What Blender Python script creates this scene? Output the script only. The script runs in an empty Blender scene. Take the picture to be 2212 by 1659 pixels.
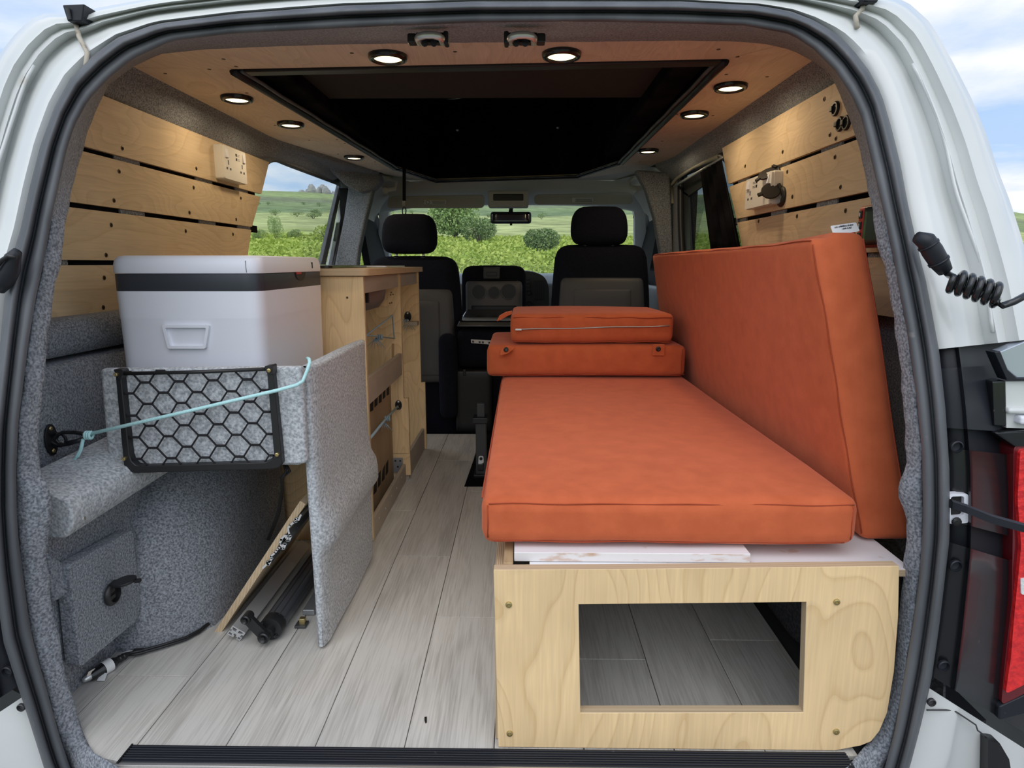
import bpy, bmesh, math, random
import numpy as np
from mathutils import Vector, Matrix
from mathutils.geometry import tessellate_polygon

S = bpy.context.scene
COL = S.collection
R = random.Random(7)

# ------------------------------------------------------------------ camera
CAM_H, FOC = 0.76, 1400.0            # metres above the load floor; focal length in pixels of the 2212 px frame
PITCH = math.atan(259.5 / FOC)
YAW = math.atan(20.0 / FOC * math.cos(PITCH))
cam_d = bpy.data.cameras.new('camera')
cam = bpy.data.objects.new('camera', cam_d)
COL.objects.link(cam)
cam.location = (0, 0, CAM_H)
cam.rotation_euler = (math.pi / 2 - PITCH, 0, YAW)
cam_d.sensor_width = 36.0
cam_d.lens = 36.0 * FOC / 2212.0
cam_d.clip_start, cam_d.clip_end = 0.02, 2000
S.camera = cam

# ------------------------------------------------------------------ sky, daylight and exposure
S.view_settings.view_transform = 'Standard'
S.view_settings.look = 'None'
S.view_settings.gamma = 1.0
S.view_settings.use_curve_mapping = False
S.view_settings.exposure = 0.14
SKY_STRENGTH = 1.0
SUN_STRENGTH = 1.5
LAMP_W = 0.50


def make_world():
    w = bpy.data.worlds.new('sky'); S.world = w; w.use_nodes = True
    nt = w.node_tree; nt.nodes.clear(); L = nt.links
    def N(t, **k):
        n = nt.nodes.new(t)
        for a, b in k.items(): setattr(n, a, b)
        return n
    tc = N('ShaderNodeTexCoord')
    sep = N('ShaderNodeSeparateXYZ'); L.new(tc.outputs['Generated'], sep.inputs[0])
    up = N('ShaderNodeMapRange'); L.new(sep.outputs['Z'], up.inputs[0])
    up.inputs[1].default_value = 0.0; up.inputs[2].default_value = 0.75
    blue = N('ShaderNodeValToRGB'); L.new(up.outputs[0], blue.inputs[0])
    blue.color_ramp.elements[0].color = (0.46, 0.65, 0.92, 1)
    blue.color_ramp.elements[1].color = (0.20, 0.42, 0.82, 1)
    # clouds on a plane overhead: direction divided by its height
    add = N('ShaderNodeMath', operation='ADD'); L.new(sep.outputs['Z'], add.inputs[0]); add.inputs[1].default_value = 0.16
    dx = N('ShaderNodeMath', operation='DIVIDE'); L.new(sep.outputs['X'], dx.inputs[0]); L.new(add.outputs[0], dx.inputs[1])
    dy = N('ShaderNodeMath', operation='DIVIDE'); L.new(sep.outputs['Y'], dy.inputs[0]); L.new(add.outputs[0], dy.inputs[1])
    cx = N('ShaderNodeCombineXYZ'); L.new(dx.outputs[0], cx.inputs[0]); L.new(dy.outputs[0], cx.inputs[1])
    n1 = N('ShaderNodeTexNoise'); L.new(cx.outputs[0], n1.inputs['Vector'])
    n1.inputs['Scale'].default_value = 1.35; n1.inputs['Detail'].default_value = 7; n1.inputs['Roughness'].default_value = 0.55
    n1.inputs['Distortion'].default_value = 0.3
    r1 = N('ShaderNodeValToRGB'); L.new(n1.outputs['Fac'], r1.inputs[0])
    r1.color_ramp.elements[0].position = 0.38; r1.color_ramp.elements[0].color = (0.12, 0.12, 0.12, 1)
    r1.color_ramp.elements[1].position = 0.60; r1.color_ramp.elements[1].color = (1, 1, 1, 1)
    n2 = N('ShaderNodeTexNoise'); L.new(cx.outputs[0], n2.inputs['Vector'])
    n2.inputs['Scale'].default_value = 2.7; n2.inputs['Detail'].default_value = 5
    r2 = N('ShaderNodeValToRGB'); L.new(n2.outputs['Fac'], r2.inputs[0])
    r2.color_ramp.elements[0].position = 0.35; r2.color_ramp.elements[0].color = (0.80, 0.84, 0.90, 1)
    r2.color_ramp.elements[1].position = 0.62; r2.color_ramp.elements[1].color = (0.97, 0.98, 1.0, 1)
    mx = N('ShaderNodeMix', data_type='RGBA'); L.new(r1.outputs['Color'], mx.inputs[0])
    L.new(blue.outputs['Color'], mx.inputs[6]); L.new(r2.outputs['Color'], mx.inputs[7])
    bg = N('ShaderNodeBackground'); L.new(mx.outputs[2], bg.inputs[0]); bg.inputs[1].default_value = SKY_STRENGTH
    out = N('ShaderNodeOutputWorld'); L.new(bg.outputs[0], out.inputs[0])


make_world()
sun_d = bpy.data.lights.new('hazy_sun', 'SUN')
sun_d.energy = SUN_STRENGTH; sun_d.angle = math.radians(70); sun_d.color = (1.0, 0.97, 0.93)
sun = bpy.data.objects.new('hazy_sun', sun_d); COL.objects.link(sun)
sun.rotation_euler = (math.radians(41), 0, math.radians(-10))   # veiled sun high behind the photographer

# ------------------------------------------------------------------ pixel to point
_f = Vector((-math.sin(YAW) * math.cos(PITCH), math.cos(YAW) * math.cos(PITCH), -math.sin(PITCH)))
_r = Vector((math.cos(YAW), math.sin(YAW), 0)); _u = _r.cross(_f)


def at(px, py, x=None, y=None, z=None):
    """the point of the plane x=, y= or z= that the photograph shows at a pixel"""
    d = _f + _r * ((px - 1106) / FOC) - _u * ((py - 829.5) / FOC)
    t = x / d.x if x is not None else y / d.y if y is not None else (z - CAM_H) / d.z
    return Vector((0, 0, CAM_H)) + d * t


def tail(z):
    """y of the tailgate plane at height z: upright below the belt line, leaning forward above it"""
    k = 14.0
    return 0.90 + 0.40 * math.log(1 + math.exp(k * (z - 0.56))) / k


def at_tail(px, py, off=0.0):
    y = 0.95
    for _ in range(14):
        p = at(px, py, y=y); y = 0.5 * y + 0.5 * (tail(p.z) + off)
    return at(px, py, y=y)


# ------------------------------------------------------------------ meshes
ORG = {}


def fill(loops):
    """triangles of a flat outline with holes"""
    bm = bmesh.new(); vs = []; es = []
    for l in loops:
        r = [bm.verts.new(p) for p in l]; vs += r; es += [bm.edges.new((r[i], r[(i + 1) % len(r)])) for i in range(len(r))]
    bm.verts.index_update()
    bmesh.ops.triangle_fill(bm, edges=es, use_beauty=True, use_dissolve=False)
    out = [tuple(v.index for v in f.verts) for f in bm.faces]; bm.free(); return out


class MB:
    def __init__(s): s.v, s.f, s.m = [], [], []
    def vs(s, pts):
        n = len(s.v); s.v += [Vector(p) for p in pts]; return n
    def face(s, idx, m=0): s.f.append(tuple(idx)); s.m.append(m)
    def hexa(s, p, m=0):
        n = s.vs(p)
        for q in ((0, 3, 2, 1), (4, 5, 6, 7), (0, 1, 5, 4), (1, 2, 6, 5), (2, 3, 7, 6), (3, 0, 4, 7)): s.face([n + i for i in q], m)
        return s
    def box(s, a, b, m=0):
        (x0, y0, z0), (x1, y1, z1) = a, b
        return s.hexa([(x0, y0, z0), (x1, y0, z0), (x1, y1, z0), (x0, y1, z0), (x0, y0, z1), (x1, y0, z1), (x1, y1, z1), (x0, y1, z1)], m)
    def obox(s, c, ax, ay, az, m=0):
        """box by centre and three half-axis vectors"""
        c, ax, ay, az = Vector(c), Vector(ax), Vector(ay), Vector(az)
        return s.hexa([c - ax - ay - az, c + ax - ay - az, c + ax + ay - az, c - ax + ay - az, c - ax - ay + az, c + ax - ay + az, c + ax + ay + az, c - ax + ay + az], m)
    def prism(s, poly, vec, m=0, holes=()):
        vec = Vector(vec); loops = [[Vector(p) for p in poly]] + [[Vector(p) for p in h] for h in holes]
        flat = [p for l in loops for p in l]; tris = fill(loops) if holes else tessellate_polygon(loops)
        n = s.vs(flat); k = s.vs([p + vec for p in flat])
        for t in tris: s.face([n + i for i in t], m); s.face([k + i for i in reversed(t)], m)
        o = 0
        for l in loops:
            c = len(l)
            for i in range(c): j = (i + 1) % c; s.face([n + o + i, n + o + j, k + o + j, k + o + i], m)
            o += c
        return s
    def tube(s, pts, r, n=8, closed=False, cap=True, m=0):
        pts = [Vector(p) for p in pts]; c = len(pts); rr = r if hasattr(r, '__len__') else [r] * c
        rings = []; prev = None
        for i, p in enumerate(pts):
            a = pts[(i - 1) % c] if (i or closed) else p; b = pts[(i + 1) % c] if (i < c - 1 or closed) else p
            t = (b - a).normalized()
            if prev is None: u = t.orthogonal().normalized()
            else:
                u = prev - t * prev.dot(t)
                u = u.normalized() if u.length > 1e-6 else t.orthogonal().normalized()
            prev = u; w = t.cross(u)
            rings.append(s.vs([p + (u * math.cos(2 * math.pi * k / n) + w * math.sin(2 * math.pi * k / n)) * rr[i] for k in range(n)]))
        for i in range(c if closed else c - 1):
            a, b = rings[i], rings[(i + 1) % c]
            for k in range(n): q = (k + 1) % n; s.face([a + k, a + q, b + q, b + k], m)
        if cap and not closed: s.face([rings[0] + k for k in reversed(range(n))], m); s.face([rings[-1] + k for k in range(n)], m)
        return s
    def lathe(s, prof, o, axis, n=20, m=0, cap=True):
        """prof: (radius, distance along axis) pairs"""
        o, a = Vector(o), Vector(axis).normalized(); u = a.orthogonal().normalized(); w = a.cross(u); rings = []
        for r, h in prof:
            rings.append(s.vs([o + a * h + (u * math.cos(2 * math.pi * k / n) + w * math.sin(2 * math.pi * k / n)) * max(r, 1e-5) for k in range(n)]))
        for a0, b0 in zip(rings, rings[1:]):
            for k in range(n): q = (k + 1) % n; s.face([a0 + k, a0 + q, b0 + q, b0 + k], m)
        if cap: s.face([rings[0] + k for k in reversed(range(n))], m); s.face([rings[-1] + k for k in range(n)], m)
        return s
    def grid(s, rows, m=0, flip=False):
        ids = [s.vs(r) for r in rows]; c = len(rows[0])
        for a, b in zip(ids, ids[1:]):
            for k in range(c - 1):
                q = [a + k, a + k + 1, b + k + 1, b + k]
                s.face(q[::-1] if flip else q, m)
        return s
    def rbox(s, a, b, r, puff=0.0, wob=0.0, seed=0, warp=None):
        """soft box with round edges; puff bulges the faces"""
        a, b = Vector(a), Vector(b); c = (a + b) / 2; h = (b - a) / 2; r = min(r, min(h) * 0.98); rnd = random.Random(seed)
        def ax(H): return [-H, -H + r * .12, -H + r * .4, -H + r] + [(-1 + 2 * k / 9) * (H - r) for k in range(1, 9)] + [H - r, H - r * .4, H - r * .12, H]
        A = [ax(h.x), ax(h.y), ax(h.z)]; ph = [rnd.uniform(0, 6) for _ in range(6)]
        def put(p):
            q = Vector([max(-h[i] + r, min(h[i] - r, p[i])) for i in range(3)]); d = p - q
            o = q + (d.normalized() * r if d.length > 1e-9 else d)
            n = [o[i] / h[i] for i in range(3)]
            for i in range(3):
                if abs(n[i]) > .6:
                    j, k = (i + 1) % 3, (i + 2) % 3
                    o[i] += math.copysign(puff * max(0, 1 - n[j] ** 2) * max(0, 1 - n[k] ** 2), n[i])
            if wob: o += Vector([wob * math.sin(9 * o.y + 5 * o.z + ph[0]), wob * math.sin(11 * o.x + 7 * o.z + ph[1]), wob * math.sin(10 * o.x + 8 * o.y + ph[2])])
            o += c
            return warp(o) if warp else o
        for i in range(3):
            j, k = (i + 1) % 3, (i + 2) % 3
            for sg in (-1, 1):
                rows = []
                for u in A[j]:
                    row = []
                    for w in A[k]:
                        p = Vector((0, 0, 0)); p[i] = sg * h[i]; p[j] = u; p[k] = w; row.append(put(p))
                    rows.append(row)
                s.grid(rows, flip=(sg < 0))
        return s
    def build(s, name, mat, parent=None, smooth=False, bevel=0, seg=2, edge=None, sub=0, weld=False, loc=None, auto=None):
        o0 = ORG[parent.name] if parent else (Vector(loc) if loc is not None else Vector((0, 0, 0)))
        me = bpy.data.meshes.new(name)
        me.from_pydata([tuple(p - o0) for p in s.v], [], s.f)
        mats = mat if isinstance(mat, (list, tuple)) else [mat]
        for q in mats: me.materials.append(q)
        bm = bmesh.new(); bm.from_mesh(me)
        for f, i in zip(bm.faces, s.m): f.material_index = i
        bmesh.ops.remove_doubles(bm, verts=bm.verts, dist=2e-6)
        bmesh.ops.recalc_face_normals(bm, faces=bm.faces)
        for f in bm.faces:
            f.smooth = smooth
            if edge is not None and abs(f.normal[edge]) < 0.5: f.material_index = 1
        bm.to_mesh(me); bm.free()
        if smooth and auto: me.set_sharp_from_angle(angle=math.radians(auto))
        o = bpy.data.objects.new(name, me); COL.objects.link(o); ORG[o.name] = o0
        if parent: o.parent = parent
        elif loc is not None: o.location = o0
        if bevel:
            b = o.modifiers.new('bevel', 'BEVEL'); b.width = bevel; b.segments = seg; b.limit_method = 'ANGLE'; b.angle_limit = math.radians(40)
            if not smooth:
                for p in me.polygons: p.use_smooth = True
                b.harden_normals = True
        if sub:
            q = o.modifiers.new('sub', 'SUBSURF'); q.levels = q.render_levels = sub
        return o


def tag(o, label=None, cat=None, group=None, kind=None):
    if label: o['label'] = label
    if cat: o['category'] = cat
    if group: o['group'] = group
    if kind: o['kind'] = kind
    return o


def thing(name, loc, label, cat, group=None):
    o = bpy.data.objects.new(name, None); COL.objects.link(o); o.location = loc; o.empty_display_size = 0.05
    ORG[o.name] = Vector(loc)
    return tag(o, label, cat, group)


def struct(name, loc=(0, 0, 0)):
    o = bpy.data.objects.new(name, None); COL.objects.link(o); o.location = loc; ORG[o.name] = Vector(loc)
    o['kind'] = 'structure'
    return o


def copy_tree(o, loc=None, parent=None):
    c = o.copy(); COL.objects.link(c); c.parent = parent
    if loc is not None: c.location = loc
    for ch in list(o.children): copy_tree(ch, None, c)
    return c


def round_poly(pts, r, n=5):
    """polygon with rounded corners; r one radius or one per corner"""
    pts = [Vector(p) for p in pts]; out = []; c = len(pts); rr = r if hasattr(r, '__len__') else [r] * c
    for i, p in enumerate(pts):
        a, b = (pts[i - 1] - p), (pts[(i + 1) % c] - p)
        d = min(rr[i], a.length * .49, b.length * .49)
        if d < 1e-5: out.append(p); continue
        s, e = p + a.normalized() * d, p + b.normalized() * d
        for k in range(n + 1):
            t = k / n; out.append(s * (1 - t) ** 2 + p * 2 * t * (1 - t) + e * t * t)
    return out


# ------------------------------------------------------------------ materials
def mat(name, col, rough=0.6, metal=0.0, col2=None, nscale=20, ramp=(0.4, 0.6), stretch=(1, 1, 1), bump=0.0, bscale=300, bdist=0.002,
        sheen=0.0, coat=0.0, emit=None, spec=0.5, detail=4, dirt=None):
    m = bpy.data.materials.new(name); m.use_nodes = True; nt = m.node_tree; L = nt.links
    b = nt.nodes['Principled BSDF']
    b.inputs['Base Color'].default_value = (*col, 1); b.inputs['Roughness'].default_value = rough; b.inputs['Metallic'].default_value = metal
    b.inputs['Specular IOR Level'].default_value = spec
    if sheen:
        b.inputs['Sheen Weight'].default_value = sheen; b.inputs['Sheen Roughness'].default_value = 0.45
        b.inputs['Sheen Tint'].default_value = (min(1, col[0] * 1.6 + .25), min(1, col[1] * 1.6 + .25), min(1, col[2] * 1.6 + .25), 1)
    if coat: b.inputs['Coat Weight'].default_value = coat; b.inputs['Coat Roughness'].default_value = 0.08
    if emit: b.inputs['Emission Color'].default_value = (*emit[0], 1); b.inputs['Emission Strength'].default_value = emit[1]
    tc = nt.nodes.new('ShaderNodeTexCoord'); mp = nt.nodes.new('ShaderNodeMapping'); L.new(tc.outputs['Object'], mp.inputs[0])
    mp.inputs['Scale'].default_value = stretch
    last = None
    if col2 is not None:
        n = nt.nodes.new('ShaderNodeTexNoise'); L.new(mp.outputs[0], n.inputs['Vector']); n.inputs['Scale'].default_value = nscale; n.inputs['Detail'].default_value = detail
        r = nt.nodes.new('ShaderNodeValToRGB'); L.new(n.outputs['Fac'], r.inputs[0])
        r.color_ramp.elements[0].position, r.color_ramp.elements[1].position = ramp
        r.color_ramp.elements[0].color = (*col, 1); r.color_ramp.elements[1].color = (*col2, 1)
        last = r.outputs['Color']
    if dirt:
        n = nt.nodes.new('ShaderNodeTexNoise'); L.new(tc.outputs['Object'], n.inputs['Vector']); n.inputs['Scale'].default_value = dirt[1]; n.inputs['Detail'].default_value = 8
        r = nt.nodes.new('ShaderNodeMapRange'); L.new(n.outputs['Fac'], r.inputs[0]); r.inputs[1].default_value = dirt[2]; r.inputs[2].default_value = dirt[2] + .12
        x = nt.nodes.new('ShaderNodeMix'); x.data_type = 'RGBA'; L.new(r.outputs[0], x.inputs[0])
        if last: L.new(last, x.inputs[6])
        else: x.inputs[6].default_value = (*col, 1)
        x.inputs[7].default_value = (*dirt[0], 1); last = x.outputs[2]
    if last: L.new(last, b.inputs['Base Color'])
    if bump:
        n = nt.nodes.new('ShaderNodeTexNoise'); L.new(mp.outputs[0], n.inputs['Vector']); n.inputs['Scale'].default_value = bscale; n.inputs['Detail'].default_value = 3
        u = nt.nodes.new('ShaderNodeBump'); L.new(n.outputs['Fac'], u.inputs['Height']); u.inputs['Strength'].default_value = bump; u.inputs['Distance'].default_value = bdist
        L.new(u.outputs[0], b.inputs['Normal'])
    return m


def ply_mat(name, col, grain='y', line=0.72, warm=0.0):
    """birch veneer: rotary-cut contour figure, fine fibres along the grain"""
    m = bpy.data.materials.new(name); m.use_nodes = True; nt = m.node_tree; L = nt.links; b = nt.nodes['Principled BSDF']
    b.inputs['Roughness'].default_value = 0.55; b.inputs['Specular IOR Level'].default_value = 0.3
    tc = nt.nodes.new('ShaderNodeTexCoord'); oi = nt.nodes.new('ShaderNodeObjectInfo')
    av = nt.nodes.new('ShaderNodeVectorMath'); av.operation = 'ADD'; L.new(tc.outputs['Object'], av.inputs[0])
    rs = nt.nodes.new('ShaderNodeVectorMath'); rs.operation = 'SCALE'; rs.inputs[0].default_value = (3.1, 1.7, 5.3); L.new(oi.outputs['Random'], rs.inputs['Scale']); L.new(rs.outputs[0], av.inputs[1])
    sc = {'x': (0.35, 1, 1), 'y': (1, 0.35, 1), 'z': (1, 1, 0.35)}[grain]
    fb = {'x': (0.04, 1, 1), 'y': (1, 0.04, 1), 'z': (1, 1, 0.04)}[grain]
    m1 = nt.nodes.new('ShaderNodeMapping'); L.new(av.outputs[0], m1.inputs[0]); m1.inputs['Scale'].default_value = sc
    m2 = nt.nodes.new('ShaderNodeMapping'); L.new(av.outputs[0], m2.inputs[0]); m2.inputs['Scale'].default_value = fb
    n1 = nt.nodes.new('ShaderNodeTexNoise'); L.new(m1.outputs[0], n1.inputs['Vector']); n1.inputs['Scale'].default_value = 5.0; n1.inputs['Detail'].default_value = 1.5; n1.inputs['Distortion'].default_value = 0.6
    mu = nt.nodes.new('ShaderNodeMath'); mu.operation = 'MULTIPLY'; L.new(n1.outputs['Fac'], mu.inputs[0]); mu.inputs[1].default_value = 21
    fr = nt.nodes.new('ShaderNodeMath'); fr.operation = 'FRACT'; L.new(mu.outputs[0], fr.inputs[0])
    r = nt.nodes.new('ShaderNodeValToRGB'); L.new(fr.outputs[0], r.inputs[0])
    e = r.color_ramp.elements
    d = (col[0] * (line + .05), col[1] * line, col[2] * (line - .06))
    e[0].position = 0.0; e[0].color = (*d, 1); e[1].position = 0.16; e[1].color = (*[c * .97 for c in col], 1)
    k = e.new(0.9); k.color = (*[min(1, c * 1.04) for c in col], 1); k = e.new(1.0); k.color = (*[c * (line + .1) for c in col], 1)
    n2 = nt.nodes.new('ShaderNodeTexNoise'); L.new(m2.outputs[0], n2.inputs['Vector']); n2.inputs['Scale'].default_value = 260; n2.inputs['Detail'].default_value = 2
    mr = nt.nodes.new('ShaderNodeMapRange'); L.new(n2.outputs['Fac'], mr.inputs[0]); mr.inputs[1].default_value = .3; mr.inputs[2].default_value = .7; mr.inputs[3].default_value = .93; mr.inputs[4].default_value = 1.04
    n3 = nt.nodes.new('ShaderNodeTexNoise'); L.new(av.outputs[0], n3.inputs['Vector']); n3.inputs['Scale'].default_value = 6; n3.inputs['Detail'].default_value = 3
    m3 = nt.nodes.new('ShaderNodeMapRange'); L.new(n3.outputs['Fac'], m3.inputs[0]); m3.inputs[1].default_value = .3; m3.inputs[2].default_value = .7; m3.inputs[3].default_value = .92; m3.inputs[4].default_value = 1.06
    mm = nt.nodes.new('ShaderNodeMath'); mm.operation = 'MULTIPLY'; L.new(mr.outputs[0], mm.inputs[0]); L.new(m3.outputs[0], mm.inputs[1])
    v = nt.nodes.new('ShaderNodeVectorMath'); v.operation = 'SCALE'; L.new(r.outputs['Color'], v.inputs[0]); L.new(mm.outputs[0], v.inputs['Scale'])
    L.new(v.outputs[0], b.inputs['Base Color'])
    return m


def ply_edge_mat(name, axis):
    """stacked veneers seen on a cut edge; axis = direction of the thickness"""
    m = bpy.data.materials.new(name); m.use_nodes = True; nt = m.node_tree; L = nt.links; b = nt.nodes['Principled BSDF']; b.inputs['Roughness'].default_value = .7
    tc = nt.nodes.new('ShaderNodeTexCoord'); sp = nt.nodes.new('ShaderNodeSeparateXYZ'); L.new(tc.outputs['Object'], sp.inputs[0])
    mu = nt.nodes.new('ShaderNodeMath'); mu.operation = 'MULTIPLY'; L.new(sp.outputs['XYZ'.index(axis.upper())], mu.inputs[0]); mu.inputs[1].default_value = 2 * math.pi / 0.0032
    si = nt.nodes.new('ShaderNodeMath'); si.operation = 'SINE'; L.new(mu.outputs[0], si.inputs[0])
    r = nt.nodes.new('ShaderNodeValToRGB'); L.new(si.outputs[0], r.inputs[0])
    r.color_ramp.elements[0].position = .2; r.color_ramp.elements[0].color = (.46, .33, .20, 1); r.color_ramp.elements[1].position = .6; r.color_ramp.elements[1].color = (.70, .54, .35, 1)
    L.new(r.outputs['Color'], b.inputs['Base Color'])
    return m


def floor_mat():
    m = bpy.data.materials.new('grey_oak_laminate'); m.use_nodes = True; nt = m.node_tree; L = nt.links; b = nt.nodes['Principled BSDF']
    b.inputs['Roughness'].default_value = .42
    tc = nt.nodes.new('ShaderNodeTexCoord'); oi = nt.nodes.new('ShaderNodeObjectInfo')
    rs = nt.nodes.new('ShaderNodeVectorMath'); rs.operation = 'SCALE'; rs.inputs[0].default_value = (7.3, 4.1, 0); L.new(oi.outputs['Random'], rs.inputs['Scale'])
    av = nt.nodes.new('ShaderNodeVectorMath'); av.operation = 'ADD'; L.new(tc.outputs['Object'], av.inputs[0]); L.new(rs.outputs[0], av.inputs[1])
    def nz(scale, st, det):
        mp = nt.nodes.new('ShaderNodeMapping'); L.new(av.outputs[0], mp.inputs[0]); mp.inputs['Scale'].default_value = st
        n = nt.nodes.new('ShaderNodeTexNoise'); L.new(mp.outputs[0], n.inputs['Vector']); n.inputs['Scale'].default_value = scale; n.inputs['Detail'].default_value = det; n.inputs['Distortion'].default_value = .5
        return n
    a = nz(260, (1, .035, 1), 4); c = nz(22, (1, .14, 1), 4)
    mx = nt.nodes.new('ShaderNodeMath'); mx.operation = 'ADD'; L.new(a.outputs['Fac'], mx.inputs[0])
    h = nt.nodes.new('ShaderNodeMath'); h.operation = 'MULTIPLY'; L.new(c.outputs['Fac'], h.inputs[0]); h.inputs[1].default_value = .8; L.new(h.outputs[0], mx.inputs[1])
    r = nt.nodes.new('ShaderNodeValToRGB'); L.new(mx.outputs[0], r.inputs[0]); e = r.color_ramp.elements
    e[0].position = .62; e[0].color = (.40, .38, .345, 1); e[1].position = 1.12; e[1].color = (.58, .56, .52, 1)
    v = nt.nodes.new('ShaderNodeVectorMath'); v.operation = 'SCALE'; L.new(r.outputs['Color'], v.inputs[0])
    mr = nt.nodes.new('ShaderNodeMapRange'); L.new(oi.outputs['Random'], mr.inputs[0]); mr.inputs[3].default_value = .93; mr.inputs[4].default_value = 1.06; L.new(mr.outputs[0], v.inputs['Scale'])
    L.new(v.outputs[0], b.inputs['Base Color'])
    u = nt.nodes.new('ShaderNodeBump'); L.new(a.outputs['Fac'], u.inputs['Height']); u.inputs['Strength'].default_value = .15; u.inputs['Distance'].default_value = .001; L.new(u.outputs[0], b.inputs['Normal'])
    return m


def glass_mat(name, tint, gloss=0.06):
    m = bpy.data.materials.new(name); m.use_nodes = True; nt = m.node_tree; L = nt.links; nt.nodes.remove(nt.nodes['Principled BSDF'])
    t = nt.nodes.new('ShaderNodeBsdfTransparent'); t.inputs[0].default_value = (*tint, 1)
    g = nt.nodes.new('ShaderNodeBsdfGlossy'); g.inputs['Roughness'].default_value = .02
    f = nt.nodes.new('ShaderNodeLayerWeight'); f.inputs[0].default_value = .5
    pw = nt.nodes.new('ShaderNodeMath'); pw.operation = 'POWER'; L.new(f.outputs['Facing'], pw.inputs[0]); pw.inputs[1].default_value = 5
    k = nt.nodes.new('ShaderNodeMath'); k.operation = 'MULTIPLY_ADD'; L.new(pw.outputs[0], k.inputs[0]); k.inputs[1].default_value = .5; k.inputs[2].default_value = gloss * .4
    x = nt.nodes.new('ShaderNodeMixShader'); L.new(k.outputs[0], x.inputs[0]); L.new(t.outputs[0], x.inputs[1]); L.new(g.outputs[0], x.inputs[2])
    L.new(x.outputs[0], nt.nodes['Material Output'].inputs[0])
    return m


CARPET = mat('grey_felt_carpet', (.115, .125, .145), .95, col2=(.35, .37, .405), nscale=270, ramp=(.36, .66), bump=.55, bscale=240, bdist=.003, sheen=.12)
CARPET_L = mat('silver_felt_carpet', (.27, .285, .305), .95, col2=(.58, .60, .625), nscale=200, ramp=(.34, .66), bump=.5, bscale=200, bdist=.003, sheen=.12)
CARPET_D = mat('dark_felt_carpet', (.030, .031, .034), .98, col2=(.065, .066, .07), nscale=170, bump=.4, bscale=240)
PLY = ply_mat('birch_plywood', (.68, .525, .345), 'y', .87)
PLY_X = ply_mat('birch_plywood_across', (.68, .525, .345), 'x', .80)
PLY_Z = ply_mat('birch_plywood_upright', (.80, .575, .315), 'z', .83)
PLY_C = ply_mat('birch_plywood_lit', (.74, .62, .47), 'y', .90)  # same birch coloured paler to offset the orange bounce light up there
EDGE_X, EDGE_Y, EDGE_Z = (ply_edge_mat('plywood_edge_' + a, a) for a in 'xyz')
FLOOR = floor_mat()
ORANGE = mat('orange_velvet', (.50, .108, .040), .85, col2=(.59, .135, .052), nscale=26, ramp=(.3, .7), bump=.22, bscale=420, bdist=.0015, sheen=.45, spec=.2)
ORANGE_D = mat('orange_piping', (.34, .055, .018), .9)
WHITE = mat('white_car_paint', (.64, .655, .645), .32, coat=.4, col2=(.69, .705, .69), nscale=4, dirt=((.42, .36, .28), 9, .70))
WHITE_P = mat('white_plastic', (.78, .79, .86), .42)
WHITE_S = mat('white_socket_plastic', (.80, .78, .74), .35)
WHITE_B = mat('white_painted_board', (.80, .79, .80), .5, dirt=((.62, .45, .33), 30, .64))
BAND = mat('charcoal_plastic', (.035, .04, .05), .4)
RUBBER = mat('black_rubber', (.075, .080, .090), .50, col2=(.115, .12, .132), nscale=14, stretch=(1, 1, .25), dirt=((.16, .155, .15), 60, .68))
BLACK = mat('black_plastic', (.012, .012, .013), .42)
BLACK_G = mat('gloss_black_plastic', (.010, .011, .013), .24, coat=.25, dirt=((.09, .085, .08), 90, .70))
BLACK_M = mat('black_satin_trim', (.016, .018, .024), .42, spec=.35, dirt=((.12, .115, .11), 70, .70))
VOID = mat('black_canvas_and_gaps', (.004, .004, .005), 1.0, spec=.03, col2=(.010, .010, .012), nscale=8)
SEAT = mat('black_seat_cloth', (.007, .008, .014), .95, spec=.15, col2=(.012, .013, .022), nscale=400, bump=.2, bscale=500, sheen=.03)
SEATBACK = mat('grey_seat_plastic', (.075, .076, .080), .5)
GREYP = mat('dash_plastic', (.34, .37, .40), .55)
DARKP = mat('dark_grey_plastic', (.05, .051, .053), .5)
HEADL = mat('beige_headliner', (.58, .57, .53), .9, bump=.1, bscale=300)
ALU = mat('aluminium', (.62, .63, .65), .34, 1.0)
ALU_B = mat('brushed_sill_aluminium', (.50, .49, .47), .45, .9, stretch=(.05, 1, 1), col2=(.62, .60, .58), nscale=60)
STEEL = mat('bright_steel', (.72, .73, .73), .36, .8)
ZINC = mat('zinc_steel', (.42, .44, .46), .5, .8)
BRASS = mat('brass_screw', (.52, .42, .20), .35, .9)
SCREW = mat('dark_screw', (.10, .07, .045), .5, .6)
CORD = mat('pale_blue_cord', (.42, .72, .74), .8, col2=(.52, .80, .82), nscale=300)
CORD_D = mat('blue_grey_cord', (.30, .42, .50), .8)
NETC = mat('black_net_cord', (.008, .007, .010), .85)
SINK = mat('sink_steel', (.24, .225, .21), .5, .45)
GREYV = mat('grey_painted_ply', (.36, .31, .25), .6, col2=(.42, .36, .29), nscale=20, stretch=(1, .2, 1))
PAPER = mat('white_label', (.82, .82, .82), .7)
INK = mat('grey_ink', (.10, .10, .12), .8)
INK_K = mat('black_ink', (.008, .007, .006), .8)
RED = mat('red_plastic', (.42, .018, .022), .35)
LAMPRED = mat('red_lens', (.62, .008, .012), .12, coat=1.0, col2=(.85, .02, .02), nscale=90, bump=.6, bscale=160, bdist=.004)
LAMPDARK = mat('dark_red_lens', (.13, .004, .008), .12, coat=1.0)
LENS = mat('lit_lamp_lens', (1, .9, .7), .4, emit=((1.0, .80, .42), 3.2))
TINT = glass_mat('clear_glass', (.965, .985, .975), .05)
TINT_D = glass_mat('privacy_glass', (.42, .46, .45), .06)
MIRROR = mat('mirror_glass', (.10, .11, .12), .06, 1.0)

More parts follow.
